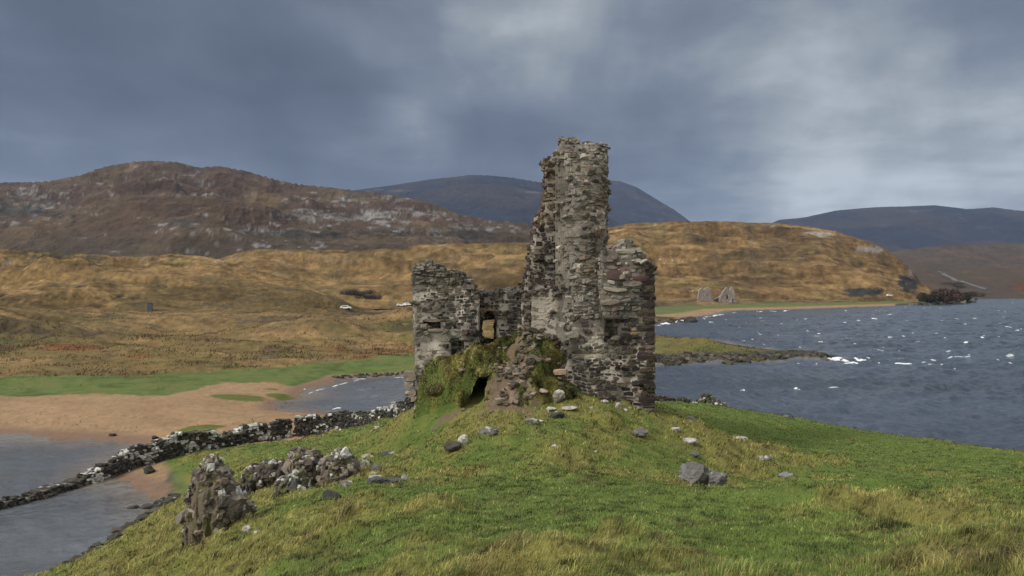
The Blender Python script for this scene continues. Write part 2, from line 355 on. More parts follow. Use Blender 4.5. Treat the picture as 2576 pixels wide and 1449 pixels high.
# ---- ground sheet: one mesh, rows closer together near the viewer
pxs = np.linspace(-520, 3180, 860); ds = np.r_[np.linspace(-16, 2.4, 24), np.exp(np.linspace(math.log(2.6), math.log(1700.), 876))]
PX, DD = np.meshgrid(pxs, ds); gx = (PX-CX)*(np.maximum(DD, 2.4)+7)/F; gy = DD
gz, gs, ghm, ghp = H(gx, gy, True); gz = np.where(gy < 7, np.minimum(gz, 10.2), gz)
gcol = ground_color(gx, gy, gz, gs, ghm, ghp)
gzz = gz.copy(); gzz[-1] = -30
ground = mesh_obj('ground', np.stack([gx, gy, gzz], -1).reshape(-1, 3), grid_faces(900, 860), M_ground, gcol.reshape(-1, 3))
struct(ground, 'grassy peninsula, sandy spit and ochre moorland around the loch', 'ground')

# ================================================================== hills
def interp(prof, px): p = np.array(prof, float); return np.interp(px, p[:, 0], p[:, 1])
def hill(name, prof, dc, db, pyb, colfn, mat, label, amp=.04, sc=60., rows=230, step=2.6, seed=1, shp=1.0, back=1.35, rid=0., kn=.06):
    x0, x1 = prof[0][0], prof[-1][0]; n = int((x1-x0)/step)
    px = np.linspace(x0, x1, n); t = np.concatenate([np.linspace(0, 1, rows), np.linspace(1, back, rows//5)[1:]])
    py = interp(prof, px); py = py+fbm(px/50., px*0+seed, o=4, s=seed)*3.0*min(1, 1500/dc)
    dcr = dc*(1+.06*fbm(px/260., px*0+.5, o=2, s=seed+3)) if not callable(dc) else dc(px)
    zc = CAMZ-(py-HY)*dcr/F; zb = (CAMZ-(pyb-HY)*db/F) if not callable(pyb) else pyb(px)
    T, PXX = np.meshgrid(t, px, indexing='ij')
    Dm = db+(dcr[None, :]-db)*T
    q = np.where(T < 1, np.sin(np.clip(T, 0, 1)*math.pi/2)**shp, 1-((T-1)/(back-1))**2*1.1)
    X = (PXX-CX)*Dm/F
    Hh = (zc-zb)[None, :]
    Z = zb+Hh*q
    a = amp*(dcr-db)[None, :]
    nn = fbm(X/(sc*2.6), Dm/(sc*.95), o=3, s=seed+11, r=.42)+.16*fbm(X/(sc*.5), Dm/(sc*.4), o=4, s=seed+12)
    rg = 1-np.abs(fbm(X/(sc*1.9), Dm/(sc*.7), o=4, s=seed+19, r=.4))*2
    env = np.sin(np.clip(T, 0, 1)*math.pi)**.7*.95+.05
    Z = Z+a*env*(nn*1.2+rid*(rg-.5)) + a*.10*rg*(T > .05)
    def fit(Z):
        for _ in range(3):
            an = (Z-CAMZ)/Dm; i = an.argmax(0); j = np.arange(n); fct = ((HY-py)/F*Dm[i, j]+CAMZ-zb)/np.maximum(Z[i, j]-zb, .5)
            fct = np.clip(fct, .3, 2); kk = 9; fct = np.convolve(np.pad(fct, kk//2, mode='edge'), np.ones(kk)/kk, 'valid'); Z = zb+(Z-zb)*fct[None, :]
        return Z
    # ledges running along the slope
    led = fbm(X/(sc*1.1), (Z+.12*X)/(sc*.11), Dm/(sc*2.), o=4, s=seed+23, r=.6); Z = Z+a*.16*led*env
    knob = np.abs(fbm(X/(sc*.22), Dm/(sc*.3), o=4, s=seed+29)); Z = Z-a*kn*knob*env
    gyy = np.gradient(Z, axis=0)/np.maximum(np.gradient(Dm, axis=0), 1e-3)
    Z = fit(Z)
    cols = colfn(X, Dm, Z, PXX, T, gyy, nn, rg)
    o = mesh_obj(name, np.stack([X, Dm, Z], -1).reshape(-1, 3), grid_faces(*X.shape), mat, cols.reshape(-1, 3))
    return struct(o, label, 'hill' if 'hill' in name else 'mountain')
def strata(X, Y, Z, s, sc): return .62*fbm(X/(22*sc), (Z+.1*X)/(3.2*sc), Y/(60*sc), o=6, s=s, r=.62)+.5*fbm(X/(5*sc), Z/(2.*sc), Y/(9*sc), o=4, s=s+3)
def gauss(PX, Z, lst, dc):
    """soft spots given by where they lie across and up the slope"""
    m = np.zeros(PX.shape)
    for px, py, rx, ry, w in lst:
        m = np.maximum(m, w*np.exp(-((PX-px)/rx)**2-((Z-py)/ry)**2))
    return m
def apy(Y, Z): return HY-(Z-CAMZ)*F/Y
def col_near_left(X, Y, Z, PX, T, g, nn, rg):
    c = moor_color(X, Y, sc=1.6); py = apy(Y, Z); n = strata(X, Y, Z, 90, .45)*1.5
    c = mixc(c, OCHRE*1.15, gauss(PX, py, ((350,690,500,26,.7),(700,720,200,20,.6)), 0))
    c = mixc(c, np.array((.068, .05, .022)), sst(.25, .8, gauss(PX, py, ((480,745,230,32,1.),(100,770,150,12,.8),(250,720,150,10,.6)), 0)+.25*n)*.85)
    c = mixc(c, DROCK*.7, sst(.62, .85, gauss(PX, py, ((690,722,24,7,1),(640,712,40,4,.9),(790,738,26,6,1),(300,747,22,4,1),(205,722,40,5,.8),(60,668,40,5,.6),(540,712,40,4,.7),(420,706,14,4,.8)), 0)+.35*n))
    c = mixc(c, np.array((.20, .185, .16)), sst(.6, 1.0, gauss(PX, py, ((365,652,40,8,.9),(560,655,50,9,1.),(20,664,30,5,.8),(640,675,40,4,.8),(230,685,30,5,.5)), 0)+.4*n)*.8)
    c = mixc(c, np.array((.15,.115,.05)), sst(.9,1.,T)*.5)  # crest lightened in the colour, as a lit edge
    return np.clip(c*(1+1.15*strata(X, Y, Z, 190, .5))[..., None], .008, 1)  # noise also paints dark creases, shade put into the colour
def col_mid(X, Y, Z, PX, T, g, nn, rg):
    c = moor_color(X, Y, sc=3.); n = strata(X, Y, Z, 91, .8)*1.5; py = apy(Y, Z)
    c = mixc(c, OCHRE*1.1, .35)
    c = mixc(c, np.array((.19, .165, .135)), sst(.55, 1., gauss(PX, py, ((720,660,120,9,.7),(860,655,120,7,.8),(1010,650,60,6,.5),(1240,672,60,8,.6),(1180,630,120,5,.5)), 0)+.4*n)*.7)
    c = mixc(c, DKOCHRE*.9, sst(.5, .9, gauss(PX, py, ((900,690,60,14,.8),(780,680,100,8,.7),(1100,680,100,8,.6)), 0)+.3*n)*.7)
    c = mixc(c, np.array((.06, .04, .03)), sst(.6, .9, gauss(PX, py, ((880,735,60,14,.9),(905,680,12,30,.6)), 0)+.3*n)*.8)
    return np.clip(c*(1+1.15*strata(X, Y, Z, 191, .9))[..., None], .008, 1)  # crease shade multiplied into the ridge colour by noise
def col_right(X, Y, Z, PX, T, g, nn, rg):
    c = moor_color(X, Y, sc=3.4); n = strata(X, Y, Z, 92, .9)*1.5; py = apy(Y, Z)
    c = mixc(c, OCHRE*np.array((1.05, .95, .85)), .3)
    c = mixc(c, np.array((.20, .185, .16)), sst(.62, 1.0, gauss(PX, py, ((2060,588,80,16,.9),(2190,627,70,13,1.1),(1940,568,30,4,1),(2120,600,40,6,.7),(1890,610,25,18,.8),(1800,628,60,8,.6),(2030,645,60,10,.7),(1600,600,40,10,.6),(2290,690,16,30,.9)), 0)+.45*n)*.85)
    c = mixc(c, DKOCHRE*.8, sst(.5, .9, gauss(PX, py, ((1900,700,160,10,.8),(1700,690,120,8,.6),(2100,690,120,8,.6),(1820,640,140,8,.7),(2000,615,160,6,.6)), 0)+.4*n)*.75)
    c = mixc(c, np.array((.028, .028, .027)), sst(.30, .55, gauss(PX, py, ((2175,733,60,13,.85),(2285,715,32,24,.85)), 0)+.5*n))
    return np.clip(c*(1+1.15*strata(X, Y, Z, 192, 1.))[..., None], .008, 1)  # shaded creases carried by the colour noise here too
def col_brown(X, Y, Z, PX, T, g, nn, rg):
    n = fbm(X/110., Y/110., o=5, s=93); n2 = strata(X, Y, Z, 94, 2.6)*1.25; py = apy(Y, Z)
    c = np.broadcast_to(np.array((.060, .044, .028)), X.shape+(3,))
    c = mixc(c, np.array((.060, .038, .026)), sst(-.3, .4, n)*.8)
    c = mixc(c, np.array((.108, .074, .042)), sst(.1, .5, -n)*.6)
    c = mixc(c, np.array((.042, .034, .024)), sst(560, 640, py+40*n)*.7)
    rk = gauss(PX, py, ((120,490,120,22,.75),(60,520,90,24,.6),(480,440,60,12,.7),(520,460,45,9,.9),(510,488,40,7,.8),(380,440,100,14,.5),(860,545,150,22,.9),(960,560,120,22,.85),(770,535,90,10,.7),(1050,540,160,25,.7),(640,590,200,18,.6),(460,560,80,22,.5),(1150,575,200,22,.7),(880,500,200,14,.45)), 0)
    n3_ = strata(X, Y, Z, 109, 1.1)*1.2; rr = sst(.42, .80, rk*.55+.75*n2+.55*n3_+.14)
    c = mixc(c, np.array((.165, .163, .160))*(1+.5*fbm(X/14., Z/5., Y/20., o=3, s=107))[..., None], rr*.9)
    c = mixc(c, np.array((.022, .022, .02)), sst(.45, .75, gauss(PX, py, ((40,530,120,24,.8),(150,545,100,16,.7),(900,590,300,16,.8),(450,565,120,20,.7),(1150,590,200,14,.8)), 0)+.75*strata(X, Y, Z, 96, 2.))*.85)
    return np.clip(c*(1+.5*strata(X, Y, Z, 108, 3.5))[..., None], .008, 1)
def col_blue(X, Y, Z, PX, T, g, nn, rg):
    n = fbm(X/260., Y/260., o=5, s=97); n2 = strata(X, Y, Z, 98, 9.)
    c = np.broadcast_to(np.array((.018, .024, .040)), X.shape+(3,))  # blue of distance haze and cloud shade put into the base colour
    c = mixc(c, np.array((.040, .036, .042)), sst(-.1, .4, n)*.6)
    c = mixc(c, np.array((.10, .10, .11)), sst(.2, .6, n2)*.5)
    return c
def col_moor_far(X, Y, Z, PX, T, g, nn, rg):
    n = strata(X, Y, Z, 99, 3.); c = np.broadcast_to(np.array((.055, .042, .032)), X.shape+(3,))
    c = mixc(c, np.array((.05, .05, .026)), sst(0, .4, n)*.7); c = mixc(c, np.array((.11,.06,.03)), sst(.1,.5,-n)*.6)
    c = mixc(c, np.array((.035, .035, .035)), sst(.8, .95, T)*.4)
    return c
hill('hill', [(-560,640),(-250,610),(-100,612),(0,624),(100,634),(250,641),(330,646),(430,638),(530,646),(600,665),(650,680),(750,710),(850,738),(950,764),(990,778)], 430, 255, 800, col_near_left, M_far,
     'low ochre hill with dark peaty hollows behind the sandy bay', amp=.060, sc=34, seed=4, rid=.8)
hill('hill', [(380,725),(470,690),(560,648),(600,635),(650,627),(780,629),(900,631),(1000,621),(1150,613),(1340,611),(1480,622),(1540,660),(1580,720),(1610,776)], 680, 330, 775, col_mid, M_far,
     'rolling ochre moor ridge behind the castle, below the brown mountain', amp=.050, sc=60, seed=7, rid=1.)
hill('hill', [(1250,640),(1400,600),(1530,572),(1600,560),(1700,557),(1830,558),(1950,560),(2030,570),(2100,580),(2180,606),(2230,630),(2270,655),(2300,690),(2320,712),(2345,735),(2362,768)], 860, 585, 771, col_right, M_far,
     'long ochre hill with grey crags and dark cliff above the far beach', amp=.062, sc=60, seed=9, rid=1.)
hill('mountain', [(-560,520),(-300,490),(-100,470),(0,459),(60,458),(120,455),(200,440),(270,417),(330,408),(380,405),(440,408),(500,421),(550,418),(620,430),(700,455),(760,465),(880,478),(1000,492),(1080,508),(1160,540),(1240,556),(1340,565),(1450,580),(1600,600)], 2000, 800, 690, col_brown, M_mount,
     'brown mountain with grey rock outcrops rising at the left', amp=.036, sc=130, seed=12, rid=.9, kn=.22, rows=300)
hill('mountain', [(600,520),(880,480),(960,470),(1080,452),(1180,440),(1240,442),(1290,447),(1360,460),(1400,475),(1460,505),(1540,553),(1620,600)], 4300, 2300, 640, col_blue, M_mount,
     'dark blue rounded mountain in the middle distance left of the tower', amp=.02, sc=350, seed=14, rid=.6, rows=150)
hill('mountain', [(1200,560),(1350,500),(1450,462),(1510,452),(1560,456),(1600,470),(1650,500),(1700,530),(1735,556),(1800,600),(1900,640)], 5600, 3600, 640, col_blue, M_mount,
     'steep blue mountain partly hidden behind the right side of the tower', amp=.015, sc=400, seed=15, rid=.5, rows=120)
hill('mountain', [(1850,600),(1960,553),(2030,546),(2100,530),(2200,521),(2280,519),(2350,516),(2430,526),(2500,522),(2576,531),(2800,530),(3200,545)], 4600, 2500, 680, col_blue, M_mount,
     'long dark blue mountain range at the right beyond the loch', amp=.015, sc=400, seed=17, rid=.6, rows=150)
hill('hill', [(1900,680),(2150,650),(2260,628),(2400,616),(2576,612),(2800,605),(3200,610)], 2300, 1500, 700, col_moor_far, M_mount,
     'dark brown lower slope under the blue range at the right', amp=.02, sc=160, seed=18, rid=.5, rows=100)
hill('hill', [(2180,720),(2260,668),(2330,660),(2400,668),(2480,672),(2576,680),(2800,670),(3200,660)], 1450, 850, 752, col_moor_far, M_far,
     'low moor with a grey road winding beside the loch at the right', amp=.02, sc=90, seed=19, rid=.4, rows=160)
hill('hill', [(2440,752),(2490,735),(2540,712),(2576,704),(2700,700),(3200,690)], 1010, 930, 752, lambda X, Y, Z, PX, T, g, nn, rg: mixc(col_moor_far(X, Y, Z, PX, T, g, nn, rg), RUST*.6, sst(2520, 2560, PX)*.5), M_far,
     'small rust brown rise at the right edge of the far shore', amp=.05, sc=40, seed=20, rid=.4, rows=60)

def col_knoll(dark, green):
    def f(X, Y, Z, PX, T, g, nn, rg):
        c = moor_color(X, Y, sc=1.1); n = strata(X, Y, Z, 90, .35)*1.5
        c = mixc(c, np.array((.062, .047, .022)), sst(-.25, .35, n+dark-.3)*dark); c = mixc(c, np.array((.085, .092, .028)), sst(-.3, .4, -n+.2)*green)
        c = mixc(c, DROCK*.7, sst(.42, .62, n+.4*dark)*dark); c = mixc(c, np.array((.165, .12, .05)), sst(.82, 1., T)*.6)  # last blend paints a lit rim along the crest
        return np.clip(c*(1+.7*n)[..., None], .008, 1)
    return f
hill('hill', [(40,800),(120,768),(180,747),(300,714),(400,697),(520,693),(640,706),(760,727),(860,754),(930,790),(980,815)], 340, 258, 828, col_knoll(.6, .1), M_far, 'dark peaty knoll in front of the low ochre hill at the left', amp=.05, sc=22, seed=31, rid=.6, rows=130)
hill('hill', [(-500,735),(-200,752),(-60,768),(60,776),(160,788),(260,802),(350,824),(400,850)], 225, 156, 892, col_knoll(.45, .25), M_far, 'ochre knoll with dark hollows at the left edge of the moor', amp=.05, sc=16, seed=32, rid=.7, rows=110)
hill('hill', [(600,878),(680,848),(760,832),(860,813),(940,799),(1040,791),(1150,796),(1260,820),(1400,870)], 205, 140, 900, col_knoll(.25, .7), M_far, 'greenish knoll just left of the castle behind the shore meadow', amp=.05, sc=14, seed=33, rid=.7, rows=110)
hill('hill', [(-500,815),(-200,830),(-40,846),(60,858),(140,874),(200,893)], 150, 114, 940, col_knoll(.3, .6), M_far, 'small pale green knoll at the left edge above the meadow', amp=.05, sc=10, seed=34, rid=.7, rows=90)
# ================================================================== water
pw = np.linspace(-560, 3200, 900); dw = np.exp(np.linspace(math.log(20.), math.log(1500.), 800))
PW, DW = np.meshgrid(pw, dw); wx = (PW-CX)*DW/F; wy = DW
fetch = sst(-24, -5, wx)*.75+.25
ang = 2.55
def wave(x, y):
    z = 0
    for i, (wl, am) in enumerate(((9., .10), (5.2, .07), (3.1, .045), (14., .07), (2.1, .025))):
        a = ang+(i-2)*.33; ph = (x*math.cos(a)+y*math.sin(a))/wl*2*math.pi+2.2*fbm(x/22., y/22., o=2, s=200+i)
        z = z+am*(1-np.abs(np.sin(ph/2))*1.6)*(1+.8*fbm(x/13., y/13., o=2, s=210+i))
    return z+.14*fbm(x/2.6, y/2.0, o=4, s=220)
wz = wave(wx, wy)*2.1*fetch*sst(1500, 300, wy)-.08
ws = -seg_sdf(wx, wy, LAND); wn = fbm(wx/6., wy/4., o=4, s=230)
wcol = mixc(np.broadcast_to(np.array((.030, .042, .060)), wx.shape+(3,)), np.array((.085, .092, .10)), np.maximum(sst(-18, -24, wx)*.9, sst(-4, -8, wx)*(wy < 112)*.9))
wcol = mixc(wcol, np.array((.16, .135, .11)), sst(5., .3, ws+1.5*wn)*.75)
wcol = wcol*(1+.35*fbm(wx/40., wy/12., o=4, s=231)*1.3)[..., None]
mw = bpy.data.materials.new('loch_water'); mw.use_nodes = True; t = mw.node_tree; b = t.nodes['Principled BSDF']
wa = t.nodes.new('ShaderNodeAttribute'); wa.attribute_name = 'Col'; t.links.new(wa.outputs['Color'], b.inputs['Base Color']); b.inputs['Roughness'].default_value = .2; b.inputs['IOR'].default_value = 1.33
geo = t.nodes.new('ShaderNodeNewGeometry'); nrm = None
for sc, s_, dist in ((.22, .6, 1.0), (.9, .7, .35), (3.2, .6, .12)):
    mp = t.nodes.new('ShaderNodeMapping'); mp.inputs['Scale'].default_value = (1, .7, 1); mp.inputs['Rotation'].default_value = (0, 0, .5)
    t.links.new(geo.outputs['Position'], mp.inputs[0])
    n = t.nodes.new('ShaderNodeTexNoise'); n.inputs['Scale'].default_value = sc; n.inputs['Detail'].default_value = 4
    t.links.new(mp.outputs[0], n.inputs['Vector'])
    bp = t.nodes.new('ShaderNodeBump'); bp.inputs['Strength'].default_value = s_; bp.inputs['Distance'].default_value = dist
    t.links.new(n.outputs['Fac'], bp.inputs['Height'])
    if nrm: t.links.new(nrm, bp.inputs['Normal'])
    nrm = bp.outputs[0]
t.links.new(nrm, b.inputs['Normal'])
water = mesh_obj('water', np.stack([wx, wy, wz], -1).reshape(-1, 3), grid_faces(800, 900), mw, wcol.reshape(-1, 3))
struct(water, 'choppy slate blue loch water around the peninsula', 'water')
# whitecaps and breaking waves: one uncountable foam object
rng = np.random.default_rng(5); FV = []; FF = []; nv = 0
def foam(x, y, lx, ly, h=.15, rot=0., n=14, pieces=1):
    global nv
    for _ in range(pieces):
        ox, oy = (rng.normal(0, lx*.5), rng.normal(0, ly*.6)) if pieces > 1 else (0, 0)
        sx = lx*(rng.uniform(.12, .5) if pieces > 4 else rng.uniform(.25, .8) if pieces > 1 else 1); sy = ly*(rng.uniform(.3, .8) if pieces > 1 else 1)
        a = np.linspace(0, 2*math.pi, n, endpoint=False); r = 1+rng.normal(0, .45, n); r = np.clip(r, .2, 2.0)
        X = np.cos(a)*r*sx; Y = np.sin(a)*r*sy; c, s = math.cos(rot), math.sin(rot)
        X, Y = X*c-Y*s+x+ox, X*s+Y*c+y+oy
        def wl(a, b_): return wave(a, b_)*2.1*(sst(-24, -5, a)*.75+.25)*sst(1500, 300, b_)-.08
        Xi = x+ox+(X-x-ox)*.6; Yi = y+oy+(Y-y-oy)*.6; c0 = np.array([x+ox]), np.array([y+oy])
        ring = np.stack([X, Y, wl(X, Y)-.03], 1); inner = np.stack([Xi, Yi, wl(Xi, Yi)+h*.3*rng.uniform(.2, 1.2, n)], 1)
        FV.append(ring); FV.append(inner); FV.append(np.array([[c0[0][0], c0[1][0], wl(*c0)[0]+h*.3]])); i = np.arange(n); j = (i+1) % n
        FF.append(np.concatenate([np.stack([i, j, n+j], 1), np.stack([i, n+j, n+i], 1), np.stack([n+i, n+j, np.full(n, 2*n)], 1)])+nv); nv += 2*n+1
def foam_px(px, py, w, h=.18, pieces=1, dy=None):
    d = CAMZ*F/(py-HY); x, y = XY(px, d); foam(x, y, w*d/F*.42, (dy or w*.3)*d/F/2*3, h*(.6+d/300), rng.normal(0, .25), pieces=pieces)
for a in ((2105,900,46,.3,12),(2145,914,34,.3,7),(2168,903,30,.4,6),(2275,917,30,.35,5),(2095,977,40,.3,6),(2008,973,24,.2,2),(1990,886,30,.3,3),(2040,892,20,.3,2),(2420,815,22,.3,2),(2160,806,12,.3,2),(2125,811,12,.3,2),
          (2480,848,24,.3,2),(2530,823,20,.3,2),(2355,840,14,.3,1),(2240,847,12,.3,1),(2165,864,10,.3,1),(2200,802,14,.3,1),(2235,790,12,.3,1),(1790,810,14,.2,1),(1910,842,12,.2,1),(2010,835,12,.2,1),(2060,840,10,.2,1),
          (1870,985,18,.25,2),(2390,900,14,.3,1),(2430,862,14,.3,1),(2560,805,14,.3,1),(1720,900,30,.2,3),(1760,904,30,.2,3),(1835,903,30,.2,3),(1900,897,26,.3,3),(1830,870,20,.25,2),(1870,875,16,.25,2),(1960,891,24,.3,3)):
    foam_px(*a)
for k in range(260):
    py = 752+rng.random()**1.2*170; px = rng.uniform(1660+max(0, (900-py))*1.0, 2900); d = CAMZ*F/(py-HY); x, y = XY(px, d)
    if seg_sdf(np.array([x]), np.array([y]), LAND)[0] > -6: continue
    foam(x, y, rng.uniform(.08, .42)*(1+d/420)*(2.2 if rng.random() < .12 else 1), rng.uniform(.06, .16)*(1+d/150), .10+d/3500, rng.normal(0, .3), pieces=int(rng.integers(1, 4)))
def shore_foam(lst, step, w, prob=.7):
    for (a, b) in zip(lst[:-1], lst[1:]):
        n = max(1, int(math.hypot(b[0]-a[0], b[1]-a[1])/step))
        for i in range(n):
            if rng.random() > prob: continue
            f = (i+rng.random())/n; x = a[0]+(b[0]-a[0])*f; y = a[1]+(b[1]-a[1])*f
            foam(x, y, step*.6, w*.55*rng.uniform(.5, 1.3), .06, math.atan2(b[1]-a[1], b[0]-a[0]), n=10)
pl = lambda l: [XY(px, CAMZ*F/(py-HY)) for px, py in l]
shore_foam(pl([(735,1001),(748,988),(768,976),(800,965)]), 1.2, .35, .85)
shore_foam(pl([(760,997),(800,980),(830,972),(900,955)]), 1.6, .3, .5)
shore_foam(pl([(900,952),(950,949),(1040,946)]), 1.6, .3, .7)
shore_foam(pl([(825,1026),(860,1020)]), 1.2, .35, .8)
shore_foam(pl([(0,1086),(150,1092),(280,1100),(365,1107)]), 1.3, .10, .35)
shore_foam(pl([(1650,818),(1720,806),(1790,797),(1830,787),(2000,781)]), 5, 2.0, .6)
shore_foam(pl([(1860,1036),(1900,1044),(1950,1052),(2010,1062)]), 1.1, .45, .9)
shore_foam(pl([(1870,1032),(1930,1042),(2020,1055)]), 1.5, .35, .5)
fo = mesh_obj('foam', np.concatenate(FV), np.concatenate(FF), M_foam)
tag(fo, 'white foam of wave crests and surf scattered over the loch', 'foam', kind='stuff')

# ================================================================== stones
_g = [(i, j, k) for i in (-1, 0, 1) for j in (-1, 0, 1) for k in (-1, 0, 1) if (i, j, k) != (0, 0, 0)]
TV = np.array(_g, float)
def _tmpl():
    idx = {p: i for i, p in enumerate(_g)}; fs = []
    for ax in range(3):
        o1, o2 = [a for a in range(3) if a != ax]
        for s in (-1, 1):
            for a in (-1, 0):
                for b_ in (-1, 0):
                    q = []
                    for da, db_ in ((0, 0), (1, 0), (1, 1), (0, 1)):
                        p = [0, 0, 0]; p[ax] = s; p[o1] = a+da; p[o2] = b_+db_; q.append(idx[tuple(p)])
                    v = np.array([_g[i] for i in q[:3]], float); nn = np.cross(v[1]-v[0], v[2]-v[0])
                    if nn[ax]*s < 0: q = q[::-1]
                    fs.append(q)
    return np.array(fs)
TF = _tmpl()
_nz = np.abs(TV).sum(1); TVR = TV*np.where(_nz == 3, .86, np.where(_nz == 2, .95, 1.0))[:, None]
def stones_mesh(P, Rt, S, colr, rng, jit=.10, tilt=.0):
    """P (n,3) centres, Rt (n) angle about z, S (n,3) half sizes, colr (n,3)"""
    n = len(P); loc = TVR[None]*(1+0*S[:, None, :])+rng.normal(0, jit, (n, 26, 3)); loc = loc*S[:, None, :]
    if tilt:
        a = rng.normal(0, tilt, n)[:, None]; c, s = np.cos(a), np.sin(a)
        loc = np.stack([loc[..., 0]*c-loc[..., 2]*s, loc[..., 1], loc[..., 0]*s+loc[..., 2]*c], -1)
        a = rng.normal(0, tilt, n)[:, None]; c, s = np.cos(a), np.sin(a)
        loc = np.stack([loc[..., 0], loc[..., 1]*c-loc[..., 2]*s, loc[..., 1]*s+loc[..., 2]*c], -1)
    c, s = np.cos(Rt)[:, None], np.sin(Rt)[:, None]
    V = np.stack([loc[..., 0]*c-loc[..., 1]*s, loc[..., 0]*s+loc[..., 1]*c, loc[..., 2]], -1)+P[:, None, :]
    Fc = TF[None]+(np.arange(n)*26)[:, None, None]
    return V.reshape(-1, 3), Fc.reshape(-1, 4), np.repeat(colr, 26, 0)
SEG = {1: ((0, 3),), 2: ((1, 0),), 3: ((1, 3),), 4: ((2, 1),), 5: ((0, 3), (2, 1)), 6: ((2, 0),), 7: ((2, 3),), 8: ((3, 2),), 9: ((0, 2),), 10: ((1, 0), (3, 2)), 11: ((1, 2),), 12: ((3, 1),), 13: ((0, 1),), 14: ((3, 0),)}
def contours(f, xs, ys):
    ins = f > 0; code = ins[:-1, :-1]*1+ins[:-1, 1:]*2+ins[1:, 1:]*4+ins[1:, :-1]*8
    nxt = {}; pos = {}
    def pt(i, j, e):
        if e == 0: k = ('h', i, j); a, b_ = f[i, j], f[i, j+1]; p = (xs[j]+(xs[j+1]-xs[j])*a/(a-b_), ys[i])
        elif e == 2: k = ('h', i+1, j); a, b_ = f[i+1, j], f[i+1, j+1]; p = (xs[j]+(xs[j+1]-xs[j])*a/(a-b_), ys[i+1])
        elif e == 3: k = ('v', i, j); a, b_ = f[i, j], f[i+1, j]; p = (xs[j], ys[i]+(ys[i+1]-ys[i])*a/(a-b_))
        else: k = ('v', i, j+1); a, b_ = f[i, j+1], f[i+1, j+1]; p = (xs[j+1], ys[i]+(ys[i+1]-ys[i])*a/(a-b_))
        pos[k] = p; return k
    for i, j in zip(*np.nonzero((code > 0) & (code < 15))):
        for a, b_ in SEG[int(code[i, j])]: nxt[pt(i, j, a)] = pt(i, j, b_)
    out = []
    while nxt:
        k0 = next(iter(nxt)); ch = [pos[k0]]; k = nxt.pop(k0); 
        while k in nxt and k != k0: ch.append(pos[k]); k = nxt.pop(k)
        ch.append(pos[k]); out.append(np.array(ch))
    return out
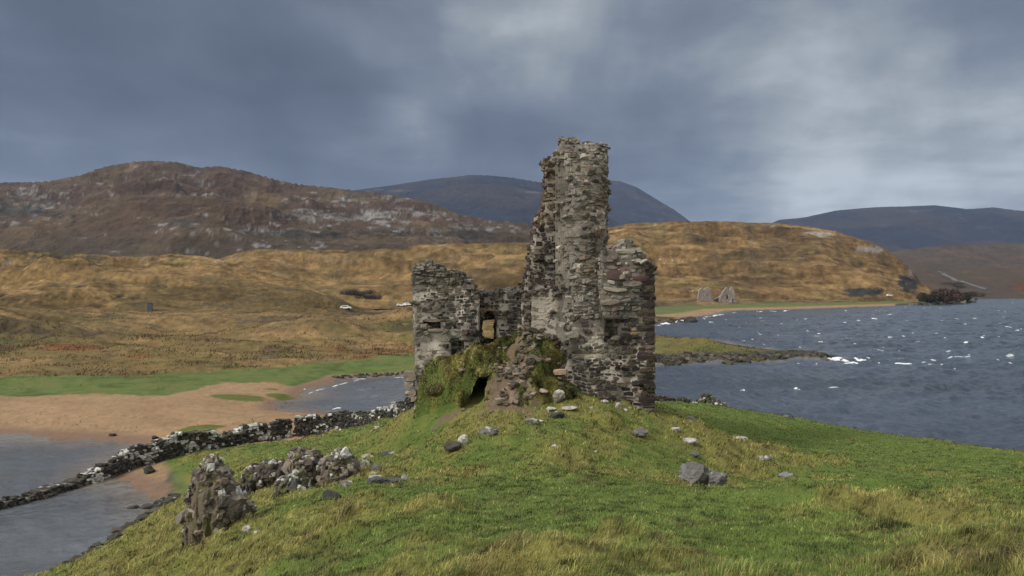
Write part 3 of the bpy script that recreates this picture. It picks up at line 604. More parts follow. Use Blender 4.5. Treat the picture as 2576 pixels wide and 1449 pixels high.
def masonry(name, f, bb, zr, style, parent, seed, course=(.10, .2), length=(.16, .42), cell=.1, top_stones=1., extra=None):
    rng = np.random.default_rng(seed); x0, x1, y0, y1 = bb
    xs = np.arange(x0, x1+cell, cell); ys = np.arange(y0, y1+cell, cell); GX, GY = np.meshgrid(xs, ys)
    P = []; R = []; S = []; Nn = []; CV = []; CFc = []; nv = 0; z = zr[0]; prev = None
    TP = []
    while z < zr[1]:
        h = rng.uniform(*course); zm = z+h/2; g = f(GX, GY, np.full(GX.shape, zm))
        if (g > 0).any():
            for ch in contours(g, xs, ys):
                seg = np.hypot(*np.diff(ch, axis=0).T); cum = np.concatenate([[0], np.cumsum(seg)]); Lt = cum[-1]
                if Lt < .3: continue
                # mortar ribbon
                m = len(ch); tan = np.gradient(ch, axis=0); tan /= np.linalg.norm(tan, axis=1)[:, None]+1e-9
                nr = np.stack([tan[:, 1], -tan[:, 0]], 1); pr = ch-nr*.015
                CV.append(np.concatenate([np.c_[pr, np.full(m, z)], np.c_[pr, np.full(m, z+h)]])); i = np.arange(m-1)
                CFc.append(np.stack([i, i+1, m+i+1, m+i], 1)+nv); nv += 2*m
                s = rng.uniform(0, .2)
                while s < Lt:
                    l = rng.uniform(*length)*(1 if h < .16 else 1.15)
                    l = l*(.55 if rng.random() < .2 else 1)
                    e = min(s+l, Lt)
                    a = np.array([np.interp(s, cum, ch[:, 0]), np.interp(s, cum, ch[:, 1])]); c = np.array([np.interp(e, cum, ch[:, 0]), np.interp(e, cum, ch[:, 1])])
                    dl = np.hypot(*(c-a))
                    if dl > .06:
                        tn = (c-a)/dl; n_ = np.array([tn[1], -tn[0]])
                        P.append((*((a+c)/2), zm)); R.append(math.atan2(tn[1], tn[0])); S.append((dl/2, .12, h/2)); Nn.append(n_)
                    s = e
            # solid filling
            for i in range(len(ys)-1):
                row = (g[i]+g[i+1])/2 > .10; j = 0
                while j < len(xs):
                    if row[j]:
                        k = j
                        while k+1 < len(xs) and row[k+1]: k += 1
                        if k > j:
                            bx = np.array([[xs[j], ys[i], z-.01], [xs[k], ys[i], z-.01], [xs[k], ys[i+1], z-.01], [xs[j], ys[i+1], z-.01]]); tp = bx.copy(); tp[:, 2] = z+h-.005
                            CV.append(np.concatenate([bx, tp])); CFc.append(np.array([[4, 5, 6, 7], [0, 1, 5, 4], [2, 3, 7, 6], [1, 2, 6, 5], [3, 0, 4, 7]])+nv); nv += 8
                        j = k+1
                    else: j += 1
        if prev is not None:
            ex = (prev > .0) & (g <= 0.0)
            ii, jj = np.nonzero(ex)
            if len(ii):
                pick = rng.random(len(ii)) < .17*top_stones
                for i, j in zip(ii[pick], jj[pick]): TP.append((xs[j], ys[i], z+rng.uniform(-.02, .06)))
        prev = g; z += h
    P = np.array(P); R = np.array(R); S = np.array(S); Nn = np.array(Nn)
    colr, prot, gap, mort = style(P, Nn, rng)
    keep = rng.random(len(P)) > .015; P, R, S, Nn, colr, prot, gap = [a[keep] for a in (P, R, S, Nn, colr, prot, gap)]
    S = S.copy(); S[:, 0] = np.maximum(S[:, 0]-gap, .025); S[:, 2] = np.maximum(S[:, 2]-gap*.8, .02)
    P = P.copy(); P[:, :2] += Nn*(prot-.12)[:, None]; P[:, 2] += rng.normal(0, .012, len(P))
    V, Fc, cl = stones_mesh(P, R+rng.normal(0, .05, len(R)), S, colr, rng, .09, .05)
    VV = [V]; FF = [Fc]; CC = [cl]; off = len(V)
    if TP:
        TP = np.array(TP); n = len(TP); sz = rng.uniform(.07, .2, (n, 3))*np.array([1.25, 1, .6]); cc, _, _, _ = style(TP, np.zeros((n, 2)), rng)
        V, Fc, cl = stones_mesh(TP, rng.uniform(0, 3.1, n), sz, cc, rng, .14, .15); VV.append(V); FF.append(Fc+off); CC.append(cl); off += len(V)
    if extra is not None:
        V, Fc, cl = extra(rng); VV.append(V); FF.append(Fc+off); CC.append(cl); off += len(V)
    # larger odd shaped stones breaking the courses
    nb = int(len(P)*.055); q = rng.choice(len(P), nb, replace=False); bs = rng.uniform(.10, .25, nb)
    bp = P[q].copy(); bp[:, :2] -= Nn[q]*.02
    V, Fc, cl = stones_mesh(bp, R[q], np.stack([bs, bs*0+.15, bs*rng.uniform(.45, .8, nb)], 1), colr[q]*rng.uniform(.75, 1.15, (nb, 1)), rng, .12, .12)
    VV.append(V); FF.append(Fc+off); CC.append(cl); off += len(V)
    cv = np.concatenate(CV); VV.append(cv); FF.append(np.concatenate(CFc)+off); CC.append(mort(cv))
    VA = np.concatenate(VV); CA = np.concatenate(CC)
    VA[:, 2] += .075*vnoise(VA[:, 0]/.75, VA[:, 1]/.75, VA[:, 2]/1.1, s=seed)+.03*vnoise(VA[:, 0]/.28, VA[:, 1]/.28, VA[:, 2]/.5, s=seed+1)
    st = fbm(VA[:, 0]/.9, VA[:, 1]/.9, VA[:, 2]/1.3, o=4, s=seed+2)      # damp stains and moss
    CA = CA*(1+.8*np.clip(st, -.6, .5))[:, None]
    mo = fbm(VA[:, 0]/.4, VA[:, 1]/.4, VA[:, 2]/.4, o=3, s=seed+3); CA = mixc(CA, np.array((.07, .065, .03)), sst(.28, .5, mo)*.55)
    return mesh_obj(name, VA, np.concatenate(FF), M_stone, CA, parent, smooth=False)
def pick(rng, n, pal, w):
    pal = np.array(pal); c = pal[rng.choice(len(pal), n, p=np.array(w)/np.sum(w))]
    return c*rng.uniform(.55, 1.42, (n, 1))*rng.uniform(.95, 1.05, (n, 3))
GREY = [(.18, .168, .148), (.235, .215, .18), (.11, .103, .09), (.135, .11, .09), (.29, .27, .235), (.055, .050, .044)]
DARK = [(.026, .024, .022), (.045, .034, .029), (.062, .040, .034), (.042, .040, .036), (.085, .074, .06), (.14, .12, .09)]
REDD = [(.046, .031, .027), (.032, .024, .022), (.062, .043, .036), (.03, .027, .025), (.11, .09, .068)]
MORT = np.array((.42, .385, .335))
def pxy(P): return CX+P[:, 0]/P[:, 1]*F, HY-(P[:, 2]-CAMZ)*F/P[:, 1]

castle = empty('ruined_castle', (1.0, 38.0, 6.4), 'ruined grey stone castle with one tall broken tower on the grassy knoll', 'castle')
def rbox(x, y, x0, x1, y0, y1): return np.minimum(np.minimum(x-x0, x1-x), np.minimum(y-y0, y1-y))
def xof(px, d): return (px-CX)*d/F
def wob(x, y, z, a=.05, s=300): return a*fbm(x/.7, y/.7, z/.5, o=2, s=s)
# --- left wall
profA = [(1030,712),(1036,690),(1042,679),(1062,667),(1100,669),(1118,680),(1128,686),(1150,688),(1168,697),(1180,716),(1192,735),(1212,745)]
xa = [xof(p, 38.) for p, _ in profA]; za = [Zp(q, 38.) for _, q in profA]
def fA(x, y, z):
    left = xof(1037, 38.)+sst(11.5, 9, z)*.10
    r = rbox(x, y, left, xof(1207, 38.), 38.0, 39.3)
    r = np.minimum(r, (np.interp(x, xa, za)+.10*vnoise(x/.35, y/.35, s=301)-z)*.8)
    nic = np.minimum(rbox(x, y, xof(1066, 38), xof(1106, 38), 37., 38.55), np.minimum(z-Zp(832, 38), Zp(807, 38)-z))
    nic2 = np.minimum(rbox(x, y, xof(1135, 38), xof(1168, 38), 37., 38.5), np.minimum(z-Zp(905, 38), Zp(860, 38)-z))
    return np.minimum(np.minimum(r, -nic), -nic2)+wob(x, y, z)
def styA(P, Nn, rng):
    n = len(P); px, py = pxy(P); c = pick(rng, n, DARK+[(.20,.19,.16),(.14,.13,.11)], (3, 2, 1, 3, 3, 1, 1.6, 1.5))
    up = py < 722; c[up] = pick(rng, up.sum(), GREY[:4]+[(.10,.10,.07)], (2, 1, 3, 1, 3))*.72
    pla = (px > 1056) & (px < 1136) & (py > 830) & (py < 912) & (Nn[:, 1] < -.5)
    c[pla] = pick(rng, pla.sum(), [(.16, .14, .115), (.11,.092,.075)], (2, 2))
    prot = rng.normal(.012, .018, n); prot[up] = rng.normal(.03, .05, up.sum()); prot[pla] = -.012+rng.normal(0,.008,pla.sum())
    edge = px < 1062; c[edge] = mixc(c[edge], np.array((.20, .18, .155)), np.full(edge.sum(), .45))
    gap = np.where(up, .004, .007)+rng.uniform(0, .012, n)
    def mort(v):
        px, py = pxy(v); k = sst(716, 728, py); return mixc(np.broadcast_to(np.array((.06, .055, .045)), v.shape), MORT*.85, k*(.35+.65*sst(-.3, .2, fbm(v[:, 0]/.8, v[:, 2]/.8, o=3, s=347))))
    return c, prot, gap, mort
def xA(rng):
    P = []; S = []; cc = []
    for px, py, w, h, d in ((1030,946,32,24,37.9),(1028,968,24,16,37.9),(1033,988,28,14,37.9),(1040,1003,16,14,37.9),(1058,824,34,12,37.92),(1085,806,44,8,37.9),(1095,832,40,6,37.95)):
        P.append((xof(px, d), d+.2, Zp(py, d))); S.append((w*d/F/2, .22, h*d/F/2)); cc.append((.24, .20, .155))
    return stones_mesh(np.array(P), np.zeros(len(P)), np.array(S), np.array(cc), rng, .08)
masonry('gable_wall', fA, (-5.4, -1.4, 37.6, 39.6), (5.6, 13.6), styA, castle, 11, extra=xA)
# --- window wall
profB = [(1195,742),(1215,740),(1250,737),(1300,734),(1330,728),(1360,720)]
xb = [xof(p, 38.6) for p, _ in profB]; zb = [Zp(q, 38.6) for _, q in profB]
def fB(x, y, z):
    topz = (np.interp(x, xb, zb)+.09*vnoise(x/.3, y/.3, s=311)-z)*.8
    fr = rbox(x, y, xof(1196, 38.6), xof(1350, 38.6), 38.6, 39.65)
    cxx = xof(1229, 38.6); hw = .42; zt = Zp(780, 38.6)
    arch = np.minimum(hw-np.abs(x-cxx), zt-.9*((x-cxx)/hw)**2*.6-z)
    arch = np.minimum(arch, rbox(x, y, -99, 99, 38., 39.7))
    bk_ = rbox(x, y, xof(1190, 39.5), xof(1345, 39.5), 39.55, 40.4)
    win = np.minimum(rbox(x, y, xof(1212.5, 40), xof(1244, 40), 39, 41), np.minimum(z-Zp(862, 40), Zp(801, 40)-z))
    return np.minimum(np.maximum(np.minimum(fr, -arch), np.minimum(bk_, -win)), topz)+wob(x, y, z, .035, 312)
def styB(P, Nn, rng):
    n = len(P); px, py = pxy(P); c = pick(rng, n, DARK, (3, 2, 1.5, 2, 1.5, .6)); up = py < 748; c[up] = pick(rng, up.sum(), GREY[:4], (2, 1, 3, 1))*.55
    return c, rng.normal(.015, .025, n), np.full(n, .011), lambda v: np.broadcast_to(MORT*.55, v.shape)
def xB(rng):
    P = []; S = []; cc = []; R = []
    for k in range(9):
        a = math.radians(20+k*17.5); P.append((xof(1231, 38.6)+math.cos(a)*.52, 38.62, Zp(800, 38.6)+math.sin(a)*.44)); S.append((.16, .1, .05)); cc.append((.17, .125, .075))
    return stones_mesh(np.array(P), np.zeros(len(P)), np.array(S), np.array(cc), rng, .15, .3)
masonry('window_wall', fB, (-2.2, 1.6, 38.3, 40.6), (7.0, 12.6), styB, castle, 12, extra=xB)
# --- stepped wing beside the tower
profW = [(1312,750),(1318,715),(1326,690),(1334,655),(1341,602),(1350,565),(1362,545),(1372,520),(1379,500),(1380,425),(1384,405),(1400,396),(1420,392)]
xw = [xof(p, 38.5) for p, _ in profW]; zw = [Zp(q, 38.5) for _, q in profW]
def fW(x, y, z):
    r = rbox(x, y, xof(1311, 38.5), xof(1440, 38.5), 38.3, 40.2)
    over = .28*np.exp(-((z-Zp(412, 38.5))/.35)**2)+.16*np.exp(-((z-Zp(462, 38.5))/.25)**2)+.14*np.exp(-((z-Zp(492, 38.5))/.2)**2)
    r = np.minimum(r, (np.interp(x+over+.12*vnoise(z/.22, y/.4, s=322), xw, zw)+.12*vnoise(x/.25, y/.4, s=321)-z)*.3)
    # lower plastered body
    b2 = np.minimum(rbox(x, y, xof(1338, 37.6), xof(1450, 37.6), 37.6, 39.6), (Zp(742, 37.6)+.35*sst(1.2,2.6,x)-z)*.8)
    hol = np.minimum(rbox(x, y, xof(1250, 37.6), xof(1339, 38.3), 37., 38.2), 99)
    return np.maximum(r, b2)+wob(x, y, z, .05, 323)
def styW(P, Nn, rng):
    n = len(P); px, py = pxy(P); c = pick(rng, n, REDD, (3, 3, 2, 2, 1)); up = py < 560; c[up] = pick(rng, up.sum(), [(.15, .12, .08), (.10, .075, .055), (.20, .165, .12), (.07, .055, .045)], (2, 2, 1, 2))
    low = (py > 738) & (P[:, 1] < 38.0); c[low] = pick(rng, low.sum(), [(.24, .205, .16), (.18, .155, .125), (.13, .11, .09)], (3, 2, 1))
    prot = rng.normal(.02, .03, n); prot[low] = rng.normal(-.005, .015, low.sum())
    ls = (px < 1345) & (py < 760); c[ls] = mixc(c[ls], np.array((.20, .17, .135)), np.full(ls.sum(), .4)*rng.random(ls.sum()))
    prot[ls] += rng.uniform(0, .09, ls.sum())
    def mort(v):
        px, py = pxy(v); return mixc(np.broadcast_to(MORT*.62, v.shape), np.array((.24, .20, .15)), sst(590, 540, py))
    return c, prot, np.full(n, .012), mort
masonry('stepped_wall', fW, (.3, 3.4, 37.3, 40.5), (7.5, 19.3), styW, castle, 13, course=(.1, .22))
# --- stair tower
profT = [(1400,384),(1406,374),(1411,358),(1424,351),(1446,352),(1452,361),(1480,362),(1500,365),(1518,370),(1530,386)]
xt = [xof(p, 38.6) for p, _ in profT]; zt_ = [Zp(q, 38.6) for _, q in profT]
def fT(x, y, z):
    # front half: rounded in plan, battered at the foot
    bat = sst(12.5, 8.5, z)*.5; cx, cy = 3.42, 38.9; ax = 1.42+.12*sst(14, 8, z); ay = 1.85+bat
    q = ((np.abs(x-cx)/ax)**3.2+(np.abs(y-cy)/ay)**2.6)**(1/2.8); fr = (1-q)*1.3
    fr = np.minimum(fr, (Zp(399, 37.3)+.10*vnoise(x/.3, y/.3, s=331)-.25*np.clip(2.6-x, 0, 1)-z)*.9)
    bk_ = np.minimum(rbox(x, y, xof(1402, 38.6), xof(1528, 38.6), 38.3, 40.3), (np.interp(x, xt, zt_)+.08*vnoise(x/.3, y/.3, s=332)-z)*.8)
    r = np.maximum(fr, bk_)
    return np.minimum(r, 4.86-x)+wob(x, y, z, .05, 333)+.03*vnoise(x/.2, y/.2, z/.12, s=334)
def styT(P, Nn, rng):
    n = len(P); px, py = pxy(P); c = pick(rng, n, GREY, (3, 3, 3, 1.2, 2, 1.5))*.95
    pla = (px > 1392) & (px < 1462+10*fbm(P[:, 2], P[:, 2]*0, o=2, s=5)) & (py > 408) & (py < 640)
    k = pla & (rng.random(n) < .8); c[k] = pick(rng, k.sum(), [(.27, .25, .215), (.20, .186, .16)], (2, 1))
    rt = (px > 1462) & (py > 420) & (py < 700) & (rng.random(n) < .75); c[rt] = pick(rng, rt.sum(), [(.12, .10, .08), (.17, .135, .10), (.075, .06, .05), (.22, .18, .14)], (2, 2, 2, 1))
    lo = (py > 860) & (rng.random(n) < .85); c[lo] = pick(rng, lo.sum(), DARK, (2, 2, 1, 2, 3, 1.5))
    prot = rng.normal(.013, .020, n); prot[k] = rng.normal(-.004, .010, k.sum()); prot[rt] += rng.normal(.01, .035, rt.sum())
    def mort(v):
        px, py = pxy(v); cm = mixc(np.broadcast_to(np.array((.20, .18, .15)), v.shape), MORT*.75, sst(800, 880, py)); return cm
    return c, prot, np.full(n, .006)+rng.uniform(0, .009, n), mort
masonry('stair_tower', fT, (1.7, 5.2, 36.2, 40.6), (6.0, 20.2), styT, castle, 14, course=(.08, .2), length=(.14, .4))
# --- corner buttress and front wall
profD = [(1375,800),(1500,790),(1505,650),(1512,634),(1535,628),(1558,622),(1590,617),(1604,621),(1612,636),(1622,652),(1630,668),(1642,674),(1652,684)]
xd = [xof(p, 36.) for p, _ in profD]; zd = [Zp(q, 36.) for _, q in profD]
edgE = [(5., 1382), (7.0, 1380), (7.3, 1392), (7.7, 1404), (8.2, 1424), (9.0, 1430), (9.8, 1436), (10.4, 1444), (10.7, 1460)]
def fD(x, y, z):
    le = np.where(z < 10.6, xof(np.interp(z, [a for a, _ in edgE], [b_ for _, b_ in edgE]), 36.), xof(1512, 36.))
    r = np.minimum(np.minimum(x-le, 6.83-x), np.minimum(y-36.0-.06*sst(5.5,3.,x)-.45*sst(4.35, 2.6, x)*sst(8.5, 10.5, z), np.where(x < 4.5, 37.8, 38.4)-y))
    r = np.minimum(r, (np.interp(x, xd, zd)+.1*vnoise(x/.35, y/.35, s=341)-z)*.6)
    nic = np.minimum(rbox(x, y, xof(1522, 36), xof(1556, 36), 35., 36.5), np.minimum(z-Zp(862, 36)-.3*(x-4.6), Zp(806, 36)-z))+.10*fbm(x/.25, y/.3, z/.25, o=2, s=349)
    slot = np.minimum(rbox(x, y, xof(1496, 36), xof(1511, 36), 35., 37.2), np.minimum(z-Zp(785, 36), 99))
    ero = .14*np.exp(-((z-Zp(800, 36))/.5)**2-((x-4.9)/.6)**2)+.10*sst(.1, .5, fbm(x/.8, y, z/.8, o=2, s=345))*sst(12., 13., z)
    return np.minimum(np.minimum(r-ero, -nic), -slot)+wob(x, y, z, .04, 343)
def styD(P, Nn, rng):
    n = len(P); px, py = pxy(P); c = pick(rng, n, DARK+[(.16, .09, .04)], (3, 2.4, 1.6, 2.5, 1.6, .7, .25))
    up = (py < 800) & (px < 1612) | (py < 660); c[up] = pick(rng, up.sum(), GREY[:5]+[(.10, .075, .066)], (3, 2, 2, 1.5, 1.5, 1.5))
    mid = (py > 780) & (py < 900) & (px < 1560); c[mid] = pick(rng, mid.sum(), [(.17, .15, .12), (.10, .09, .07), (.22, .20, .17), (.07, .06, .05)], (2, 2, 1, 2))
    prot = rng.normal(.012, .016, n); prot[up] += rng.normal(.01, .03, up.sum())
    gap = .006+rng.uniform(0, .012, n)
    def mort(v):
        px, py = pxy(v); return mixc(np.broadcast_to(np.array((.12, .105, .09)), v.shape), MORT*1.1, np.clip(sst(800, 900, py)*(.35+.65*sst(1380, 1540, px))*sst(-.25, .25, fbm(v[:, 0]/.8, v[:, 2]/.8, o=3, s=346)), 0, 1))
    return c, prot, gap, mort
def xD(rng):
    P = []; S = []; cc = []; z = 5.7; k = 0
    while z < Zp(672, 36)-.1:
        h = rng.uniform(.26, .42); w = .92 if k % 2 else .58; w *= rng.uniform(.8, 1.12)
        P.append((6.85-w/2, 36.32, z+h/2)); S.append((w/2-.012, .36, h/2-.012)); cc.append(np.array((.036, .026, .024) if rng.random() < .75 else (.075, .054, .045))*rng.uniform(.7, 1.25)); z += h; k += 1
    for px, py, w, h, c in ((1541,799,44,9,(.10,.09,.075)),(1545,690,40,26,(.085,.055,.05)),(1573,686,26,24,(.12,.075,.066)),(1548,727,60,9,(.22,.20,.16)),(1575,632,50,12,(.24,.22,.18)),(1409,937,34,15,(.30,.215,.15)),(1590,712,50,12,(.2,.18,.15)),(1535,762,50,12,(.16,.14,.11)),
                            (1440,845,34,14,(.24,.22,.19)),(1557,1018,32,14,(.16,.13,.08)),(1612,700,44,13,(.09,.05,.045))):
        P.append((xof(px, 36), 36.12, Zp(py, 36))); S.append((w*36/F/2, .2, h*36/F/2)); cc.append(c)
    return stones_mesh(np.array(P), np.zeros(len(P)), np.array(S), np.array(cc), rng, .05)
masonry('corner_wall', fD, (1.4, 7.1, 35.7, 38.7), (5.2, 14.4), styD, castle, 15, course=(.11, .24), length=(.18, .5), extra=xD)

# ================================================================== mound of collapsed masonry and turf inside the ruin
mt = [(1035,925),(1060,918),(1110,905),(1150,892),(1175,872),(1192,858),(1215,858),(1245,858),(1265,848),(1300,836),(1325,825),(1345,820),(1370,826),(1400,834),(1425,850),(1440,900),(1460,960)]
def mound_h(x, y):
    g = H(x, y); px = CX+x/38.2*F
    top = Zp(np.interp(px, [a for a, _ in mt], [b_ for _, b_ in mt]), 38.2)
    foot = np.interp(px, [1040, 1090, 1180, 1240, 1340, 1380, 1450], [37.3, 36.9, 35.9, 34.7, 34.5, 35.1, 35.5])
    crest = np.interp(px, [1040, 1100, 1200, 1260, 1340, 1400, 1450], [37.7, 37.7, 38.1, 38.6, 37.9, 38.0, 37.6])
    t = np.clip((y-foot)/(crest-foot), 0, 1)
    left = sst(1240, 1190, px)
    sh = (t**.55)*left+(t**.95)*(1-left)
    sh = sh*sst(1042, 1072, px+12*fbm(x/.3, y/.3, o=2, s=404))
    z = g-.15*(t <= 0)+(top-g)*sh
    z = z+sst(0, .15, t)*(.26*fbm(x/.45, y/.45, o=4, s=401)+.35*fbm(x/1.1, y/1.1, o=2, s=402))
    # knob of turf, overhanging hollow and the dark cellar mouth
    for px_, d, r, h in ((1345, 37.3, .55, .35), (1135, 36.9, .5, .25), (1180, 36.1, .5, .35)):
        cx, cy = XY(px_, d); z = z+h*np.exp(-((x-cx)**2+(y-cy)**2)/r**2)
    cxx = xof(1203, 36.)
    h2 = sst(.75, .5, np.abs(x-xof(1105, 36.8)))*sst(36.3, 36.4, y)*sst(36.95, 36.85, y)*0; z = z*(1-h2)+np.minimum(z, 6.35)*h2
    return z, t, px
mx_ = np.arange(-5.1, 3.5, .045); my_ = np.arange(34.6, 40.4, .045); MX, MY = np.meshgrid(mx_, my_)
mz, mtt, mpx = mound_h(MX, MY)
edge = np.minimum(np.minimum(MX+5.1, 3.5-MX)/.25, (MY-34.6)/.2); mz = mz-.35*(1-np.clip(edge, 0, 1))
n3 = fbm(MX/.35, MY/.35, o=4, s=411); n4 = fbm(MX/1.1, MY/1.1, o=3, s=412)
mc = mixc(np.broadcast_to(GREEN*.9, MX.shape+(3,)), YGREEN*.85, sst(-.2, .4, n4+.4*n3))
pc = np.interp(MY, [34.6, 35.6, 36.4, 37.2, 38.], [xof(1285, 35), xof(1285, 36), xof(1288, 36.5), xof(1290, 37.3), xof(1300, 38)]); pwid = np.interp(MY, [34.6, 35.6, 36.4, 37.2, 38.], [1.6, 1.15, .8, .55, .5])
pathm = sst(1.15, .7, np.abs(MX-pc)/pwid+.5*n3+.2*n4); top2 = np.exp(-((MX-xof(1385, 38))/.5)**2-((MY-37.9)/.25)**2); top3 = np.exp(-((MX-xof(1225, 38))/.35)**2-((MY-37.9)/.6)**2)
pathm = np.maximum(pathm, sst(.4, .6, np.maximum(top2, top3)+.2*n3)); gp_ = sst(.12, .3, fbm(MX/.42, MY/.42, o=3, s=415)); pathm = pathm*(1-.9*gp_)
mc = mixc(mc, mixc(np.broadcast_to(DIRT, mc.shape), np.array((.19, .15, .11)), sst(0, .4, n3)), pathm)
mf = grid_faces(*MX.shape); mv = np.stack([MX, MY, mz], -1).reshape(-1, 3); mcn = mv[mf].mean(1)
def in_mouth(x, y, z): return (np.abs(x-xof(1206, 36.)-.30*(z-7.2)+.10*fbm(z/.3, y/.3, o=2, s=409)) < .30-.09*(z-7.2)) & (z < 8.15) & (y < 36.7)
mf = mf[~in_mouth(mcn[:, 0], mcn[:, 1], mcn[:, 2])]
mound = mesh_obj('mound', mv, mf, M_ground, mc.reshape(-1, 3)); struct(mound, 'steep turf covered mound of rubble between the castle walls with a worn path', 'mound')
def mound_z(x, y): return float(mound_h(np.array([x]), np.array([y]))[0][0])
# turf roof over the cellar mouth
def blob(name, c, r, seed, mat, colfn, sub=4, amp=.25, fr=1.6, parent=None, flat=.0, cuts=0, smooth=True):
    import bmesh
    bm = bmesh.new(); bmesh.ops.create_icosphere(bm, subdivisions=sub, radius=1); V = np.array([v.co[:] for v in bm.verts]); Fc = np.array([[v.index for v in f.verts] for f in bm.faces]); bm.free()
    rg_ = np.random.default_rng(seed); o = seed*3.17
    for _ in range(cuts):
        d = rg_.normal(size=3); d /= np.linalg.norm(d); h = rg_.uniform(.55, .9); dp = V@d; V = V-np.outer(np.maximum(dp-h, 0)*.92, d)
    n = fbm(V[:, 0]*fr+o, V[:, 1]*fr, V[:, 2]*fr+o, o=4, s=seed); rd = 1-np.abs(fbm(V[:, 0]*fr*1.4-o, V[:, 1]*fr*1.4, V[:, 2]*fr*1.4, o=3, s=seed+5))*2
    U = V*(1+amp*n+amp*.35*(rd-.4))[:, None]*np.asarray(r)+np.asarray(c)
    return mesh_obj(name, U, Fc, mat, colfn(U, V, n), parent, smooth)
def turf_col(U, V, n): q = fbm(U[:, 0]/.2, U[:, 1]/.2, U[:, 2]/.2, o=3, s=9); return mixc(np.broadcast_to(np.array((.055, .072, .018)), U.shape), np.array((.11, .10, .028)), sst(-.2, .3, q))
TURFV = []
for i, (px, py, d, r) in enumerate(((1214,938,36.25,(.42,.5,.14)),(1160,1003,35.75,(.22,.3,.30)),(1105,980,37.0,(.6,.35,.24)))):
    bq = blob('turf', (xof(px, d), d, Zp(py, d)), r, 30+i, M_ground, turf_col, 4, .28, 1.8)
    TURFV.append(np.array([v.co[:] for v in bq.data.vertices])); struct(bq, ('turf overhanging the dark cellar mouth in the castle mound', 'grassy bank at the left of the cellar mouth', 'turf ledge over the dark hollow under the left castle wall')[i], 'turf')
# loose rubble on the path: too many to count
rg2 = np.random.default_rng(77); P = []; S = []
for k in range(520):
    y = rg2.uniform(34.7, 38.1); x = np.interp(y, [34.6, 35.6, 36.4, 37.2, 38.], [xof(1290, 35), xof(1290, 36), xof(1290, 36.5), xof(1300, 37.3), xof(1320, 38)])+rg2.normal(0, .62)*(1+.7*(38.1-y)/3.4)
    if abs(x-xof(1203, 36.)) < .55 or (vnoise(np.array([x/.5]), np.array([y/.5]), s=88)[0] < -.05): continue
    s = rg2.uniform(.05, .16) if rg2.random() < .85 else rg2.uniform(.16, .27); P.append((x, y, mound_z(x, y)+s*.12)); S.append((s, s*rg2.uniform(.6, .9), s*rg2.uniform(.3, .55)))
P = np.array(P); cc = pick(rg2, len(P), [(.155, .125, .092), (.11, .09, .066), (.20, .17, .135), (.075, .062, .046)], (3, 2, 1, 2))
V, Fc, cl = stones_mesh(P, rg2.uniform(0, 3, len(P)), np.array(S), cc, rg2, .13, .25)
tag(mesh_obj('rubble', V, Fc, M_stone, cl, smooth=False), 'loose brown rubble strewn down the worn path on the mound', 'rubble', kind='stuff')

# ================================================================== dry stone walls
def dry_wall(name, path, label, seed, white=.13, wid=.32, whites=()):
    """path: (px, d, height, z or None)"""
    rng = np.random.default_rng(seed); pts = np.array([(*XY(a, d), h) for a, d, h in path]); seg = np.hypot(*np.diff(pts[:, :2], axis=0).T); cum = np.concatenate([[0], np.cumsum(seg)])
    ss = np.arange(0, cum[-1], .25); X = np.interp(ss, cum, pts[:, 0]); Y = np.interp(ss, cum, pts[:, 1]); Hh = np.interp(ss, cum, pts[:, 2]); G = np.maximum(H(X, Y), -.12)
    P = []; R = []; S = []; Ls = []
    tx = np.gradient(X); ty = np.gradient(Y); ln = np.hypot(tx, ty); tx /= ln; ty /= ln
    ext = .5
    lev = -.3
    while lev < Hh.max()+.1:
        h = rng.uniform(.10, .19)
        for side in (-1, 0, 1):
            s = rng.uniform(0, .2)
            while s < cum[-1]:
                l = rng.uniform(.12, .36)*(1 if side else 1.5); sm = min(s+l/2, cum[-1]); hh = np.interp(sm, ss, Hh)+.09*math.sin(sm*2.3+seed)+.06*math.sin(sm*5.1)
                if lev+h*.5 < hh:
                    taper = 1-.35*max(lev, 0)/max(hh, .5); a, b_ = np.interp(sm, ss, tx), np.interp(sm, ss, ty)
                    off = side*wid*taper+rng.normal(0, .03)
                    P.append((np.interp(sm, ss, X)-b_*off, np.interp(sm, ss, Y)+a*off, np.interp(sm, ss, G)+lev+h/2)); R.append(math.atan2(b_, a)+rng.normal(0, .12)); S.append((l/2*.97, .17 if side else .25, h/2*1.05))
                s += l
        lev += h
    P = np.array(P); n = len(P); c = pick(rng, n, [(.028, .027, .024), (.045, .042, .036), (.06, .055, .045), (.035, .038, .025), (.10, .085, .065)], (3, 3, 2, 1.5, .7))
    cl = .5+.5*fbm(P[:, 0]/1.3, P[:, 1]/1.3, P[:, 2]/.6, o=2, s=seed); w = rng.random(n) < white*2.2*sst(.45, .75, cl); c[w] = np.array((.46, .46, .43))*rng.uniform(.5, 1.2, (w.sum(), 1))
    # yellow green moss along the top
    V, Fc, col = stones_mesh(P, np.array(R), np.array(S), c, rng, .12, .12)
    q = fbm(V[:, 0]/.14, V[:, 1]/.14, V[:, 2]/.14, o=2, s=seed+1); col = mixc(col, np.array((.36, .36, .34)), sst(.50, .6, q)*.7)
    base = (float(X[len(X)//2]), float(Y[len(X)//2]), float(G[len(X)//2]))
    return tag(mesh_obj(name, V, Fc, M_stone, col, smooth=False, loc=base), label, 'wall')
dry_wall('dry_stone_wall', [(-420,36,.4),(-200,38.5,.35),(0,41.6,.38),(90,43.4,.45),(200,46.3,.5)], 'low tumbled line of dark boulders running out into the left water', 501, .03, .45)
dry_wall('dry_stone_wall', [(200,46.2,.55),(260,47.8,.9),(310,49.,1.25),(400,50.5,1.45),(470,52,1.5),(520,53,1.35),(555,53.8,.75),(600,55,1.25),(660,56.,1.3),(727,57.,1.35)], 'dark dry stone wall with white lichen dipping in the middle, left of the gap', 502, .34, .34)
